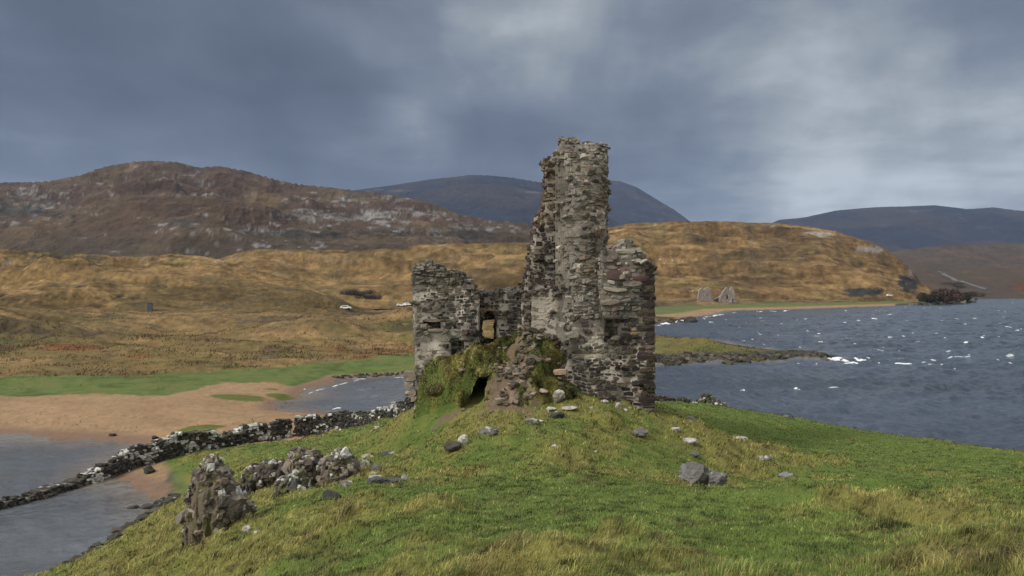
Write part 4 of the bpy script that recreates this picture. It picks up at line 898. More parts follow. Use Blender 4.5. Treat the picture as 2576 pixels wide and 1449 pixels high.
dry_wall('dry_stone_wall', [(739,57.2,1.35),(800,57.5,1.5),(860,57.5,1.6),(920,56,1.25),(980,53,1.1),(1045,49,1.2)], 'dark dry stone wall from the gap up to the left corner of the castle', 503, .26, .34)
dry_wall('dry_stone_wall', [(1640,63,.5),(1690,63,.42),(1735,63,.35)], 'short low broken wall just beyond the right corner of the castle', 504, .2, .3)

# ================================================================== rocks
LICH = np.array((.40, .40, .375))
def rock_col(base, lich=.3, moss=0., seed=0):
    base = np.array(base)
    def f(U, V, n):
        q = fbm(U[:, 0]/.35, U[:, 1]/.35, U[:, 2]/.35, o=4, s=seed+60); q2 = fbm(U[:, 0]/.12, U[:, 1]/.12, U[:, 2]/.12, o=3, s=seed+61)
        c = base*(1+.35*q+.25*q2)[:, None]; c = mixc(c, LICH, sst(.50-lich, .58-lich, .6*q+.5*q2+.22*np.clip(V[:, 2], -.6, 1))*.85*(lich > 0))
        if moss: c = mixc(c, np.array((.07, .08, .02)), sst(.15, .45, -q+.4*q2+(moss-.5)*.8-V[:, 2]*.2)*.9)
        return np.clip(c, .01, .8)
    return f
def rock(name, px, d, r, label, cat='rock', base=(.14, .125, .105), lich=.3, moss=0., seed=1, sink=.25, sub=4, amp=.28, fr=1.5, cuts=5, group=None, parent=None, up=0.):
    x, y = XY(px, d); z = Hs(x, y) if not (34.7 < y < 40.3 and -5 < x < 3.4) else max(Hs(x, y), mound_z(x, y))
    zc = z+r[2]*(1-2*sink)+up
    o = blob(name, (0, 0, 0), r, seed, M_rock, lambda U, V, n: rock_col(base, lich, moss, seed)(U+np.array((x, y, zc)), V, n), sub, amp, fr, None, cuts=cuts*2, smooth=False)
    o.location = (x, y, zc)
    if parent is not None:
        o.location = np.array((x, y, zc))-np.array(parent.location); o.parent = parent; return o
    return tag(o, label, cat, group)
def rubble_heap(name, px, d, prof, depth, label, seed, nst, base, pal, w, lich=.12, cat='ruin fragment', knobs=()):
    """broken piece of wall: rough core + embedded stones; prof (px, top py) silhouette"""
    rng = np.random.default_rng(seed); x, y = XY(px, d); z0 = Hs(x, y); root = empty(name, (x, y, z0), label, cat)
    pxs_ = [p for p, _ in prof]; xs_ = [xof(p, d) for p in pxs_]; tops = [Zp(q, d) for _, q in prof]
    u = np.linspace(xs_[0], xs_[-1], 90); th = np.linspace(0, math.pi, 60)
    UU, TH = np.meshgrid(u, th, indexing='ij'); tp = np.interp(UU, xs_, tops)+.05*vnoise(UU/.12, UU*0, s=seed); gz = z0-.3
    wv = np.sin(np.clip((UU-xs_[0])/(xs_[-1]-xs_[0]), .02, .98)*math.pi)**.5
    Yc = y-np.cos(TH)*depth*wv; Zc = gz+(tp-gz)*np.sin(TH)**.42
    n = fbm(UU/.22, Yc/.22, Zc/.22, o=4, s=seed); n2_ = fbm(UU/.6, Yc/.6, Zc/.6, o=3, s=seed+2)
    rdg = 1-2*np.abs(fbm(UU/.3, Yc/.3, Zc/.45, o=3, s=seed+4)); Xc = UU+.08*n2_+.04*rdg; Yc = Yc-(.16*n+.22*n2_+.16*rdg)*np.cos(TH); Zc = Zc+.05*n
    q = fbm(UU/.3, Yc/.3, Zc/.3, o=3, s=seed+7)
    c = np.array(base)*(1+.5*n+.2*q)[..., None]; c = mixc(c, np.array((.075, .075, .022)), sst(.0, .35, q)*.8); c = np.clip(c, .01, 1)
    mesh_obj('core', np.stack([Xc, Yc, Zc], -1).reshape(-1, 3), grid_faces(90, 60), M_rock, c.reshape(-1, 3), root)
    nst = int(nst*1.7); i = rng.integers(2, 88, nst); j = rng.integers(1, 59, nst); P = np.stack([Xc[i, j], Yc[i, j], Zc[i, j]], 1); s = rng.uniform(.03, .105, nst)*(d/20)**.3; s[rng.random(nst) < .12] *= 1.9; P[:, 2] -= s*.35; P[:, 1] += s*.45
    S = np.stack([s, s*.8, s*rng.uniform(.5, 1.2, nst)], 1); cc = pick(rng, nst, pal, w); top_ = P[:, 2] > np.interp(P[:, 0], xs_, tops)-.3
    l = (rng.random(nst) < lich*(.35+1.3*top_))*(s < .12); l = l > 0; cc[l] = LICH*rng.uniform(.6, 1.1, (l.sum(), 1))
    V, Fc, cl = stones_mesh(P, rng.uniform(0, 3, nst), S, cc, rng, .16, .4); mesh_obj('stones', V, Fc, M_stone, cl, root, smooth=False)
    return root
PALR = [(.14, .122, .098), (.10, .085, .07), (.19, .17, .14), (.065, .055, .046), (.11, .08, .065)]; WR = (3, 2, 2, 1.5, 1)
rubble_heap('masonry_fragment', 528, 20.2, [(464,1345),(470,1290),(476,1240),(488,1205),(503,1172),(518,1152),(534,1150),(546,1166),(560,1195),(572,1215),(586,1228),(604,1234),(614,1262),(612,1300),(622,1330),(626,1345)], .55,
            'tall pointed broken piece of masonry standing alone at the lower left', 601, 200, (.11, .09, .06), PALR, WR, .13)
rubble_heap('masonry_fragment', 760, 27, [(726,1192),(732,1155),(742,1136),(756,1132),(772,1142),(790,1140),(800,1160),(806,1195)], .7, 'squat lichened masonry stump, left one of the pair above the pointed fragment', 602, 130, (.11, .09, .06), PALR, WR, .14)
rubble_heap('masonry_fragment', 850, 26.5, [(800,1200),(806,1165),(822,1152),(842,1143),(858,1132),(872,1138),(884,1160),(892,1185),(902,1206)], .7, 'masonry stump with a bright white lichened stone on its shoulder', 603, 150, (.11, .09, .07), PALR, WR, .12)
rubble_heap('masonry_fragment', 665, 28, [(608,1200),(618,1180),(640,1172),(666,1166),(690,1160),(712,1172),(724,1198)], .5, 'low dark broken ridge of masonry behind the pointed fragment', 604, 110, (.05, .04, .03), [(.05, .045, .04), (.08, .07, .06), (.12, .10, .085)], (3, 2, 1), .10)
rubble_heap('masonry_fragment', 735, 24.5, [(690,1222),(705,1205),(728,1194),(752,1190),(768,1204),(776,1224)], .4, 'small grey and mossy heap of stones in front of the paired stumps', 605, 60, (.07, .07, .03), [(.10, .10, .09), (.06, .055, .05), (.14, .13, .12)], (2, 2, 1), .2)
rock('rock', 868, 26.0, (.17, .17, .20), 'bright white lichened stone perched on the shoulder of the masonry stump', base=(.5, .5, .47), lich=.5, seed=71, sink=-1.9, sub=3)
rock('rock', 597, 20.1, (.17, .16, .30), 'white topped upright slab leaning on the right side of the pointed fragment', base=(.2, .19, .17), lich=.42, seed=72, sink=-.75, sub=3)
b_ = empty('boulder', (XY(1765, 24.2)[0], 24.2, Hs(*XY(1765, 24.2))), 'large grey split boulder in the grass right of the castle', 'boulder')
rock('large_half', 1750, 24.2, (.56, .5, .50), '', base=(.115, .112, .108), lich=.02, seed=73, sink=.18, sub=5, amp=.34, fr=1.9, cuts=8, parent=b_, up=.05)
rock('small_half', 1804, 24.0, (.36, .4, .37), '', base=(.115, .112, .108), lich=.02, seed=74, sink=.16, sub=5, amp=.3, fr=1.9, cuts=7, parent=b_)
STN = [  # px, py, d, w(px), h(px), base, lich, label
 (1408,1010,35.3,34,30,(.22,.20,.17),.25,'round grey stone with a dark hollow leaning at the foot of the front wall'),
 (1340,1085,30.6,34,22,(.10,.09,.075),.28,'dark stone with a flat white top below the mound'),
 (1355,1068,31.6,26,9,(.45,.42,.38),.4,'flat cream stone just above the dark stone with a flat white top'),
 (1383,1037,33.6,34,12,(.40,.36,.31),.35,'flat pale slab in front of the castle doorway path'),
 (1432,1038,33.8,40,10,(.36,.33,.28),.3,'long pale slab to the right of the castle path'),
 (1402,1058,32.6,36,22,(.05,.05,.048),.03,'dark rough stone below the front wall of the castle'),
 (1165,1112,28.6,26,28,(.5,.48,.45),.45,'white rounded stone set in the dark turf bank'),
 (1140,1118,28.4,44,26,(.055,.05,.04),.05,'dark mossy rock beside the white rounded stone'),
 (1230,1102,29.3,50,24,(.09,.085,.07),.25,'streaked lichened rock under the long turf bank'),
 (980,1100,33,50,20,(.05,.048,.04),.08,'dark rock half buried above the masonry stumps'),
 (925,1105,33.5,36,14,(.28,.26,.23),.3,'row of pale stones poking out of the long grass'),
 (918,1140,28.8,24,26,(.20,.20,.19),.25,'grey upright stone behind the white shouldered stump'),
 (945,1165,27,34,24,(.11,.115,.12),.08,'blue grey stone right of the masonry stumps'),
 (950,1213,24,52,26,(.06,.06,.06),.02,'dark round stone in the grass left of the middle'),
 (1020,1190,25,22,18,(.20,.20,.20),.15,'small pointed grey stone in the middle slope'),
 (1000,1208,24.2,50,14,(.065,.065,.065),.04,'flat dark stone beside the dark round stone'),
 (1052,1208,24.2,20,14,(.42,.31,.23),.0,'small pinkish cream stone on the middle slope'),
 (945,1198,24.8,34,8,(.38,.37,.33),.35,'thin white slab above the dark round stone'),
 (938,1180,26,26,10,(.26,.24,.22),.2,'small flat grey brown stone right of the stumps'),
 (872,1210,24,32,24,(.12,.10,.085),.3,'small white capped stone below the right masonry stump'),
 (833,1256,20.6,48,34,(.035,.034,.032),.0,'black hollow looking rock in the lower left grass'),
 (650,1316,17.9,26,22,(.45,.43,.41),.4,'small white pointed stone right of the pointed fragment base'),
 (620,1310,19,22,26,(.28,.25,.22),.35,'small lichened stone touching the pointed fragment base'),
 (560,1182,26,20,22,(.5,.5,.48),.45,'small white stone just behind the pointed fragment peak'),
 (795,1138,29,26,14,(.5,.5,.48),.45,'white flat stone on top of the left masonry stump bank'),
 (1737,1133,33,44,18,(.42,.40,.37),.35,'pale flat topped stone on the slope above the split boulder'),
 (1745,1142,31.8,28,12,(.10,.10,.11),.05,'dark stone just under the pale flat topped stone'),
 (1730,1085,38,42,24,(.15,.15,.16),.05,'grey boulder on the slope right of the castle corner'),
 (1700,1122,34,20,14,(.45,.43,.40),.4,'small white stone left of the pale flat topped stone'),
 (1612,1118,32,44,18,(.12,.115,.12),.1,'grey flat stone in the rough grass below the castle corner'),
 (1910,1155,33,26,18,(.22,.17,.14),.1,'brownish half of the twin stones on the right slope'),
 (1932,1150,33,30,22,(.08,.08,.08),.02,'dark half of the twin stones on the right slope'),
 (1980,1178,30,40,14,(.14,.14,.16),.03,'bluish grey stone among rust coloured grass on the right slope'),
 (1860,1120,38,46,8,(.33,.31,.28),.2,'long pale slab lying in the grass on the right slope'),
 (1555,1040,34.8,14,20,(.48,.44,.40),.4,'upright white stone below the corner wall'),
 (1573,1038,34.9,12,10,(.45,.42,.38),.35,'tiny white stone right of the upright white stone'),
 (1520,1028,35.3,20,10,(.40,.36,.31),.3,'small pale slab close under the front wall'),
 (1365,1010,35.2,28,12,(.40,.32,.25),.15,'cream slab left of the round grey stone'),
 (1488,1036,34.5,10,8,(.45,.42,.38),.3,'tiny pale pebble in the lawn under the front wall'),
 (1500,1130,27.5,10,6,(.42,.40,.36),.3,'tiny pale pebble in the grass below the castle'),
 (1395,1132,27.6,14,10,(.42,.40,.38),.35,'small white pebble low on the slope in line with the round grey stone'),
 (1585,1028,35.4,10,8,(.40,.36,.31),.3,'tiny pale pebble nearest the castle corner'),
 (990,1187,26,12,8,(.45,.44,.42),.4,'tiny white stone left of the small pointed grey stone'),
 (1062,1043,38,12,18,(.45,.43,.40),.4,'small white stone at the foot of the left castle wall'),
 (955,1068,42,26,10,(.38,.33,.27),.2,'flat tan stone where the dry stone wall meets the slope'),
 (730,1068,40,0,0,None,0,None)]
for i, (px, py, d, w, h, base, li, lab) in enumerate(STN):
    if base is None: continue
    rock('stone', px, d, (w*d/F/2*1.05, w*d/F/2*.8, h*d/F/2*1.15), lab, 'stone', tuple(np.array(base)*(.8 if base[0] > .3 else 1.)), li, 0, 800+i, .32, 3, .30, 1.8, 4)
rock('rock_slab', 455, 14.2, (.55, .5, .16), 'flat grey rock slab showing through the grass at the bottom left', base=(.13, .13, .125), lich=.06, seed=91, sink=.1, cuts=8, up=.0)
rock('rock_slab', 345, 15.5, (.45, .5, .14), 'narrow grey rock slab at the bottom left edge below the flat slab', base=(.12, .12, .115), lich=.1, seed=92, sink=.1, cuts=8)
# shore rocks at the near left bay
k = 0
for px, d, w, h, lab in ((372,41.5,.45,.22,'dark flat boulder at the water edge below the sandy patch'),(400,41.8,.5,.26,'dark mossy boulder in the middle of the bay edge group'),(432,41.2,.55,.3,'dark boulder nearest the grass bank by the bay'),(405,40.2,.3,.16,'small grey boulder on the wet sand of the bay'),(335,41.5,.35,.2,'small dark boulder alone in the shallow water'),
                         (375,48.2,.5,.3,'small dark rock on the sand under the dry stone wall'),(360,35,.4,.2,'black rock on the lower left shoreline above the tuft'),(290,32.5,.35,.18,'black rock on the lower left shoreline in the middle'),(250,31.6,.35,.18,'black rock on the lower left shoreline near the corner'),(195,30.4,.3,.18,'black rock nearest the bottom left corner')):
    rock('shore_rock', px, d, (w, w*.7, h), lab, 'rock', (.045, .042, .036), .03, 0, 120+k, .2, 3, .25, 1.5, 6); k += 1
for px, d, w, lab in ((283,61,.35,'black stone lying on the sand left of the green hummock'),(390,59.3,.35,'black stone at the water edge of the sand spit')):
    rock('shore_rock', px, d, (w, w*.6, .16), lab, 'rock', (.03, .028, .026), 0, 0, 140+k, .2, 3, .25, 1.5, 6); k += 1
# rock pile on the right shore
pile = empty('stone_pile', (*XY(1782, 64), Hs(*XY(1782, 64))), 'heap of dark and white stones on the shore right of the castle', 'stone pile')
rgp = np.random.default_rng(9); P = []; S = []
for i in range(150):
    px = 1782+rgp.normal(0, 19); d = 64+rgp.normal(0, .6); x, y = XY(px, d); hgt = max(.1, 1.0-abs(px-1778)/42.); s = rgp.uniform(.12, .3); P.append((x, y, Hs(*XY(1782, 64))+rgp.uniform(-.05, hgt)*.95)); S.append((s, s*.8, s*.5))
cc = pick(rgp, 150, [(.04, .038, .034), (.07, .065, .055), (.12, .11, .09), (.42, .41, .38), (.06, .07, .025)], (3, 3, 1, 1.1, 1.5)); V, Fc, cl = stones_mesh(np.array(P), rgp.uniform(0, 3, 150), np.array(S), cc, rgp, .14, .3)
mesh_obj('stones', V, Fc, M_stone, cl, pile, smooth=False)
# uncountable dark shore rocks on the promontory, cliff foot and right shore
P = []; S = []; rgp = np.random.default_rng(19)
def strew(l, n, wid, smin, smax, z0=-.1, z1=.6):
    pts = np.array(pl(l)); seg = np.hypot(*np.diff(pts, axis=0).T); cum = np.concatenate([[0], np.cumsum(seg)])
    s = rgp.uniform(0, cum[-1], n); x = np.interp(s, cum, pts[:, 0])+rgp.normal(0, wid*.5, n); y = np.interp(s, cum, pts[:, 1])+rgp.normal(0, wid, n); q = rgp.uniform(smin, smax, n)
    P.extend(np.stack([x, y, np.maximum(z0, H(x, y))+rgp.uniform(0, .1, n)], 1)); S.extend(np.stack([q*1.4, q, q*.6], 1))
strew([(1640,911),(1760,908),(1900,904),(1980,900)], 420, 1.3, .2, .6); strew([(1980,901),(2078,896)], 130, .8, .2, .5); strew([(1980,886),(2040,888),(2068,890)], 60, .8, .2, .45)
strew([(2290,768),(2415,763),(2430,755)], 200, 5, .8, 2.6); strew([(1660,812),(1740,803)], 50, 3, .3, .9); strew([(1860,1036),(2010,1060)], 110, .7, .12, .35); strew([(1700,1013),(1860,1034)], 60, .8, .12, .3)
strew([(440,1262),(400,1290),(330,1335),(250,1390),(130,1449)], 220, .5, .08, .26)
strew([(842,949),(960,944),(1045,941)], 60, .5, .1, .25)
for l, nn_, wd_ in (([(0,1070),(200,1078),(360,1092)],90,.5),([(0,1050),(300,1062),(520,1080)],40,.6),([(60,1020),(500,1030),(800,1062)],40,1.2),([(870,1043),(940,1052),(1000,1058)],40,.3),([(430,1000),(560,985),(700,975)],40,2.),([(740,1000),(700,1030)],60,1.)):
    strew(l, nn_, wd_, .010, .032, -.05)
P = np.array(P); cc = pick(rgp, len(P), [(.035, .034, .03), (.06, .055, .045), (.09, .08, .065), (.05, .05, .02)], (3, 3, 1, 1)); V, Fc, cl = stones_mesh(P, rgp.uniform(0, 3, len(P)), np.array(S), cc, rgp, .16, .25)
tag(mesh_obj('shore_rocks', V, Fc, M_stone, cl, smooth=False), 'dark broken rocks scattered along the waterlines', 'rocks', kind='stuff')
rock('shore_rock', 1738, 268, (3.2, 2, 2.0), 'single dark rock standing in the water off the far beach', 'rock', (.035, .033, .03), 0, 0, 151, .3, 3)

# ================================================================== far ruin (two gabled ends)
ruin = empty('ruined_house', (*XY(1805, 500), Hs(*XY(1805, 500))), 'small roofless grey ruined house by the far beach', 'ruin')
zr0 = Hs(*XY(1805, 500))-.5
def far_wall(name, prof, d, thick, seed, door=None):
    rng = np.random.default_rng(seed); p0, p1 = prof[0][0], prof[-1][0]; u = np.arange(p0, p1+.01, .7); n = len(u)
    top = np.interp(u, [a for a, _ in prof], [b_ for _, b_ in prof])+rng.normal(0, .9, n); x = (u-CX)*d/F; zt2 = Zp(top, d); rows = 16
    Vs = []; Cs = []
    for side in (0, 1):
        for r in range(rows+1):
            z = zr0+(zt2-zr0)*r/rows; yy = d+side*thick+rng.normal(0, .12, n); Vs.append(np.stack([x, yy, z], 1))
    V = np.concatenate(Vs); m = (rows+1)*n; Fc = grid_faces(rows+1, n)
    if door:
        fc = V[Fc].mean(1); pxf = CX+fc[:, 0]/fc[:, 1]*F; pyf = HY-(fc[:, 2]-CAMZ)*F/fc[:, 1]; kp = np.ones(len(Fc), bool)
        for a, b_, c, e_ in door: kp &= ~((pxf > a) & (pxf < b_) & (pyf > c) & (pyf < e_))
        Fc = Fc[kp]
    Fb = Fc[:, ::-1]+m; i = np.arange(n-1); tp = rows*n; Ft = np.stack([tp+i, tp+i+1, m+tp+i+1, m+tp+i], 1)
    e = np.arange(rows)*n; Fl = np.stack([e, e+n, m+e+n, m+e], 1); Fr = np.stack([e+n-1, m+e+n-1, m+e+2*n-1, e+2*n-1], 1)
    q = fbm(V[:, 0]/1.2, V[:, 1]/1.2, V[:, 2]/3., o=3, s=seed); c = np.array((.23, .20, .18))*(1+.6*q[:, None]); c = mixc(c, np.array((.42, .39, .35)), sst(.2, .5, -q)*.5)
    mesh_obj(name, V, np.concatenate([Fc, Fb, Ft, Fl, Fr]), M_stone, c, ruin, smooth=False)
far_wall('gable', [(1757,745),(1760,728),(1766,724),(1770,731),(1776,724),(1782,722),(1788,733),(1793,745),(1796,752)], 500, 3.0, 1, [(1770,1774,757,800)])
far_wall('middle_wall', [(1792,752),(1800,752),(1806,748),(1812,745),(1820,738),(1826,742)], 506, 2.5, 2, [(1801,1804,755,764)])
far_wall('gable', [(1812,752),(1818,736),(1824,728),(1829,722),(1833,732),(1838,727),(1842,722),(1847,728),(1850,740),(1853,750)], 498, 3.0, 3, [(1827,1831,742,752),(1842,1845,752,800)])
# ================================================================== vehicles (a few pixels each)
def prism(profile, y0, y1):
    n = len(profile); V = [(x, y0, z) for x, z in profile]+[(x, y1, z) for x, z in profile]; i = np.arange(n); j = (i+1) % n
    return np.array(V), [np.stack([i, j, n+j, n+i], 1)], [list(range(n))[::-1], list(range(n, 2*n))]
M_wh = material('white_paint', .35, (), (), .5, color=(.75, .76, .78)); M_bl = material('dark_glass', .1, (), (), .5, color=(.02, .025, .03)); M_ty = material('tyre_rubber', .9, (), (), .2, color=(.02, .02, .02)); M_gr = material('grey_paint', .6, ((.5,.1),), (), .3, color=(.055, .065, .085)); M_wood = material('weathered_wood', .9, ((4.,.2),), (), .2, color=(.09, .075, .06)); M_road = material('asphalt', .9, ((.2,.12),), ((.5,.4,.2),), .3, color=(.10, .10, .105)); M_sheep = material('fleece', .95, ((3.,.15),), ((8.,.5,.05),), .1, color=(.62, .60, .54)); M_black = material('dark_face', .9, (), (), .2, color=(.04, .035, .03))
def pm(name, V, caps, sides, mat, parent):
    import bmesh
    me = bpy.data.meshes.new(name); f = [tuple(r) for s in sides for r in s]+[tuple(c) for c in caps]; me.from_pydata([tuple(v) for v in V], [], f); me.materials.append(mat)
    bm = bmesh.new(); bm.from_mesh(me); bmesh.ops.recalc_face_normals(bm, faces=bm.faces); bmesh.ops.bevel(bm, geom=[e for e in bm.edges], offset=.03, segments=1, affect='EDGES'); bm.to_mesh(me); bm.free()
    o = bpy.data.objects.new(name, me); COL.objects.link(o); o.parent = parent; return o
def car(px, d, label, van=False, rot=0., z=None, grp=None):
    x, y = XY(px, d); r = empty('parked_van' if van else 'parked_car', (x, y, Hs(x, y) if z is None else z), label, 'van' if van else 'car', grp); r.rotation_euler[2] = rot
    if van: body = [(-2.9, .35), (2.9, .35), (2.95, 1.2), (2.4, 1.5), (1.9, 2.6), (-2.9, 2.7)]; win = [(1.3, 1.5), (2.3, 1.5), (1.9, 2.3), (1.3, 2.3)]; L2 = 1.8
    else: body = [(-2.1, .3), (2.1, .3), (2.15, .8), (1.2, .95), (.6, 1.45), (-1.2, 1.5), (-2.0, 1.0), (-2.15, .8)]; win = [(-1.5, 1.0), (1.0, 1.0), (.55, 1.38), (-1.1, 1.4)]; L2 = 1.35
    V, s, c = prism(body, -.85, .85); pm('body', V, c, s, M_wh, r)
    V, s, c = prism(win, -.88, .88); pm('window', V, c, s, M_bl, r)
    for sx in (-L2, L2):
        for sy in (-.78, .78):
            a = np.linspace(0, 2*math.pi, 12, endpoint=False); V, s, c = prism([(sx+.33*math.cos(t_), .33+.33*math.sin(t_)) for t_ in a], sy-.1, sy+.1); pm('wheel', V, c, s, M_ty, r)
    return r
nl = [o for o in bpy.data.objects if o.get('label', '').startswith('low ochre hill')][0]
from mathutils.bvhtree import BVHTree
from mathutils import Vector
def bvh(o): return BVHTree.FromPolygons([v.co for v in o.data.vertices], [tuple(p.vertices) for p in o.data.polygons])
def hit(bv_, px, py):
    v = Vector(((px-CX)/F, 1, (HY-py)/F)).normalized(); r = bv_.ray_cast(Vector((0, 0, CAMZ)), v); return r[0]
md = [o for o in bpy.data.objects if o.get('label', '').startswith('rolling ochre moor')][0]
BV = [bvh(nl), bvh(md)]+[bvh(o) for o in bpy.data.objects if o.type == 'MESH' and o.get('category') == 'hill' and 'knoll' in o['label']]
def surf(px, py, d0, d1):   # first land met along a sight line: plain or hill meshes
    for d in np.linspace(d0, d1, 600):
        x, y = XY(px, d)
        if Hs(x, y) >= Zp(py, d): break
    for b_ in BV:
        p = hit(b_, px, py)
        if p is not None and p.y < d: d = p.y
    return float(d), float(Zp(py, d))
d_, z_ = surf(870, 777, 150, 700); car(870, d_, 'white car parked on the moor road left of the castle', z=z_-.1)
d_, z_ = surf(1010, 770, 150, 700); car(1010, d_, 'white car parked beside the left castle wall, partly cut off by it', z=z_-.1)
d_, z_ = surf(1030, 768, 150, 700); car(1028, d_, 'white car mostly hidden behind the left castle wall', z=z_-.1)
car(2238, 560, 'white car passing under the dark cliff across the loch', z=Zp(744, 560)-.3)
dcab, zcab = surf(377, 783, 150, 700)
bx = empty('utility_cabinet', (XY(377, dcab)[0], dcab, zcab), 'small dark blue grey upright cabinet on the moor at the left', 'cabinet')
hb = 21*dcab/F; hw = 6.2*dcab/F
V, s, c = prism([(-hw, -.4), (hw, -.4), (hw, hb), (-hw, hb)], -.3, .3); pm('cabinet_box', V, c, s, M_gr, bx)
V, s, c = prism([(-hw-.1, hb), (hw+.1, hb), (hw+.1, hb+.12), (-hw-.1, hb+.12)], -.4, .4); pm('cabinet_cap', V, c, s, M_gr, bx)
# fence on the far meadow
fn = empty('wire_fence', (*XY(1700, 470), Hs(*XY(1700, 470))), 'thin wire fence with wooden posts on the far green meadow', 'fence')
prevp = None
for px in range(1655, 1760, 6):
    x, y = XY(px, 470); zg = Hs(x, y); V, s, c = prism([(-.09, -.2), (.09, -.2), (.09, 1.3), (-.09, 1.3)], -.09, .09); V = V+np.array((x, y, zg))-np.array(fn.location); pm('post', V, c, s, M_wood, fn)
# road at the far right, laid on the hill mesh
hills = {o['label']: o for o in bpy.data.objects if o.get('category') == 'hill'}
moor = [o for k_, o in hills.items() if 'winding' in k_][0]; bv = bvh(moor)
rp = [hit(bv, px, py) for px, py in ((2366,684),(2372,689),(2385,696),(2400,703),(2418,709),(2438,715),(2455,721),(2480,728))]
rp = [p for p in rp if p]
if len(rp) > 2:
    A = np.array([p[:] for p in rp]); t_ = np.linspace(0, len(A)-1, 70); cx_ = np.interp(t_, range(len(A)), A[:, 0]); cy_ = np.interp(t_, range(len(A)), A[:, 1]); Vr = []
    for k in range(70):
        k2 = min(k+1, 69); k1 = max(k-1, 0); tn = np.array([cx_[k2]-cx_[k1], cy_[k2]-cy_[k1]]); tn /= np.linalg.norm(tn)+1e-6
        for s in (-1, -.33, .33, 1):
            x, y = cx_[k]-tn[1]*s*3.6, cy_[k]+tn[0]*s*3.6; r = bv.ray_cast(Vector((x, y, 900)), Vector((0, 0, -1))); Vr.append((x, y, (r[0].z if r[0] else 0)+.6))
    struct(mesh_obj('road', np.array(Vr), grid_faces(70, 4), M_road), 'grey road curving over the moor at the far right', 'road')
# sheep: white dots on the right hill
rh = [o for k_, o in hills.items() if 'crags' in k_][0]; bvr = bvh(rh)
def sheep_mesh():
    import bmesh
    bm = bmesh.new(); bmesh.ops.create_icosphere(bm, subdivisions=3, radius=1)
    for v in bm.verts:
        q = float(fbm(np.array([v.co.x*3]), np.array([v.co.y*3]), np.array([v.co.z*3+.1]), o=2, s=3)[0]); v.co.x *= .62*(1+.15*q); v.co.y *= .3*(1+.15*q); v.co.z = v.co.z*.33*(1+.15*q)+.62
    for sx in (-.38, .38):
        for sy in (-.15, .15):
            r = bmesh.ops.create_cone(bm, segments=8, radius1=.05, radius2=.08, depth=.45, cap_ends=True)
            for v in r['verts']: v.co.x += sx; v.co.y += sy; v.co.z += .22
    r = bmesh.ops.create_icosphere(bm, subdivisions=2, radius=.16)
    for v in r['verts']: v.co.x = v.co.x*1.4+.72; v.co.z += .72
    me = bpy.data.meshes.new('sheep'); bm.to_mesh(me); bm.free(); me.materials.append(M_sheep); return me
sm = sheep_mesh()
for i, (px, py, lab) in enumerate(((1660,655,'white sheep grazing on the right hill, nearest the tower'),(1671,666,'white sheep just below the one nearest the tower'),(1692,657,'white sheep to the right of the pair high on the right hill'),(1743,734,'white sheep low on the right hill above the ruined house'),(1868,770,'white sheep on the meadow right of the ruined house'))):
    p = hit(bvr, px, py)
    if p is None: x, y = XY(px, 480); p = Vector((x, y, Hs(x, y)))
    o = bpy.data.objects.new('sheep', sm); COL.objects.link(o); o.location = p; o.scale = (1.35,)*3; o.rotation_euler[2] = i*1.3; tag(o, lab, 'sheep', 'sheep grazing across the bay')

# ================================================================== shrubs
def shrub(px, d, w, h, pal, label, seed, n=1400, z=None, name='shrub', grp=None, leaf=.16):
    rng = np.random.default_rng(seed); x, y = XY(px, d); z0 = Hs(x, y) if z is None else z; root = empty(name, (x, y, z0), label, 'shrub', grp)
    c = rng.normal(size=(7, 3))*np.array((w*.32, w*.22, h*.12))+np.array((0, 0, h*.45)); k = rng.integers(0, 7, n); v = rng.normal(size=(n, 3)); v /= np.linalg.norm(v, axis=1)[:, None]
    p = c[k]+v*np.array((w*.3, w*.25, h*.34))*rng.uniform(.5, 1.05, (n, 1)); p[:, 2] = np.maximum(p[:, 2], .05*h); s = leaf*h*rng.uniform(.35, .9, n)
    a = rng.normal(size=(n, 3)); b_ = rng.normal(size=(n, 3)); a /= np.linalg.norm(a, axis=1)[:, None]; b_ /= np.linalg.norm(b_, axis=1)[:, None]
    V = np.stack([p-a*s[:, None], p+b_*s[:, None]*.5, p+a*s[:, None], p-b_*s[:, None]*.5], 1).reshape(-1, 3)+np.array((x, y, z0)); cc = np.repeat(pick(rng, n, pal, [1]*len(pal)), 4, 0)
    mesh_obj('foliage', V, np.arange(4*n).reshape(-1, 4), M_shrub, cc, root, smooth=False)
    m = 9; an = rng.uniform(0, 6.28, m); V = []; Fc = []
    for i in range(m):
        dx, dy = math.cos(an[i])*w*.3, math.sin(an[i])*w*.22; r = h*.02; b0 = len(V)
        for q in range(4): V.append((x+r*math.cos(q*1.57), y+r*math.sin(q*1.57), z0-.1*h))
        for q in range(4): V.append((x+dx+.4*r*math.cos(q*1.57), y+dy+.4*r*math.sin(q*1.57), z0+h*.6))
        Fc += [[b0+q, b0+(q+1) % 4, b0+4+(q+1) % 4, b0+4+q] for q in range(4)]
    mesh_obj('stem', np.array(V), np.array(Fc), M_wood, None, root); return root
BR = [(.085, .045, .03), (.06, .038, .026), (.05, .045, .022), (.10, .055, .03)]; PU = [(.070, .055, .050), (.055, .045, .042), (.085, .068, .055)]; DG = [(.022, .028, .014), (.035, .035, .018)]
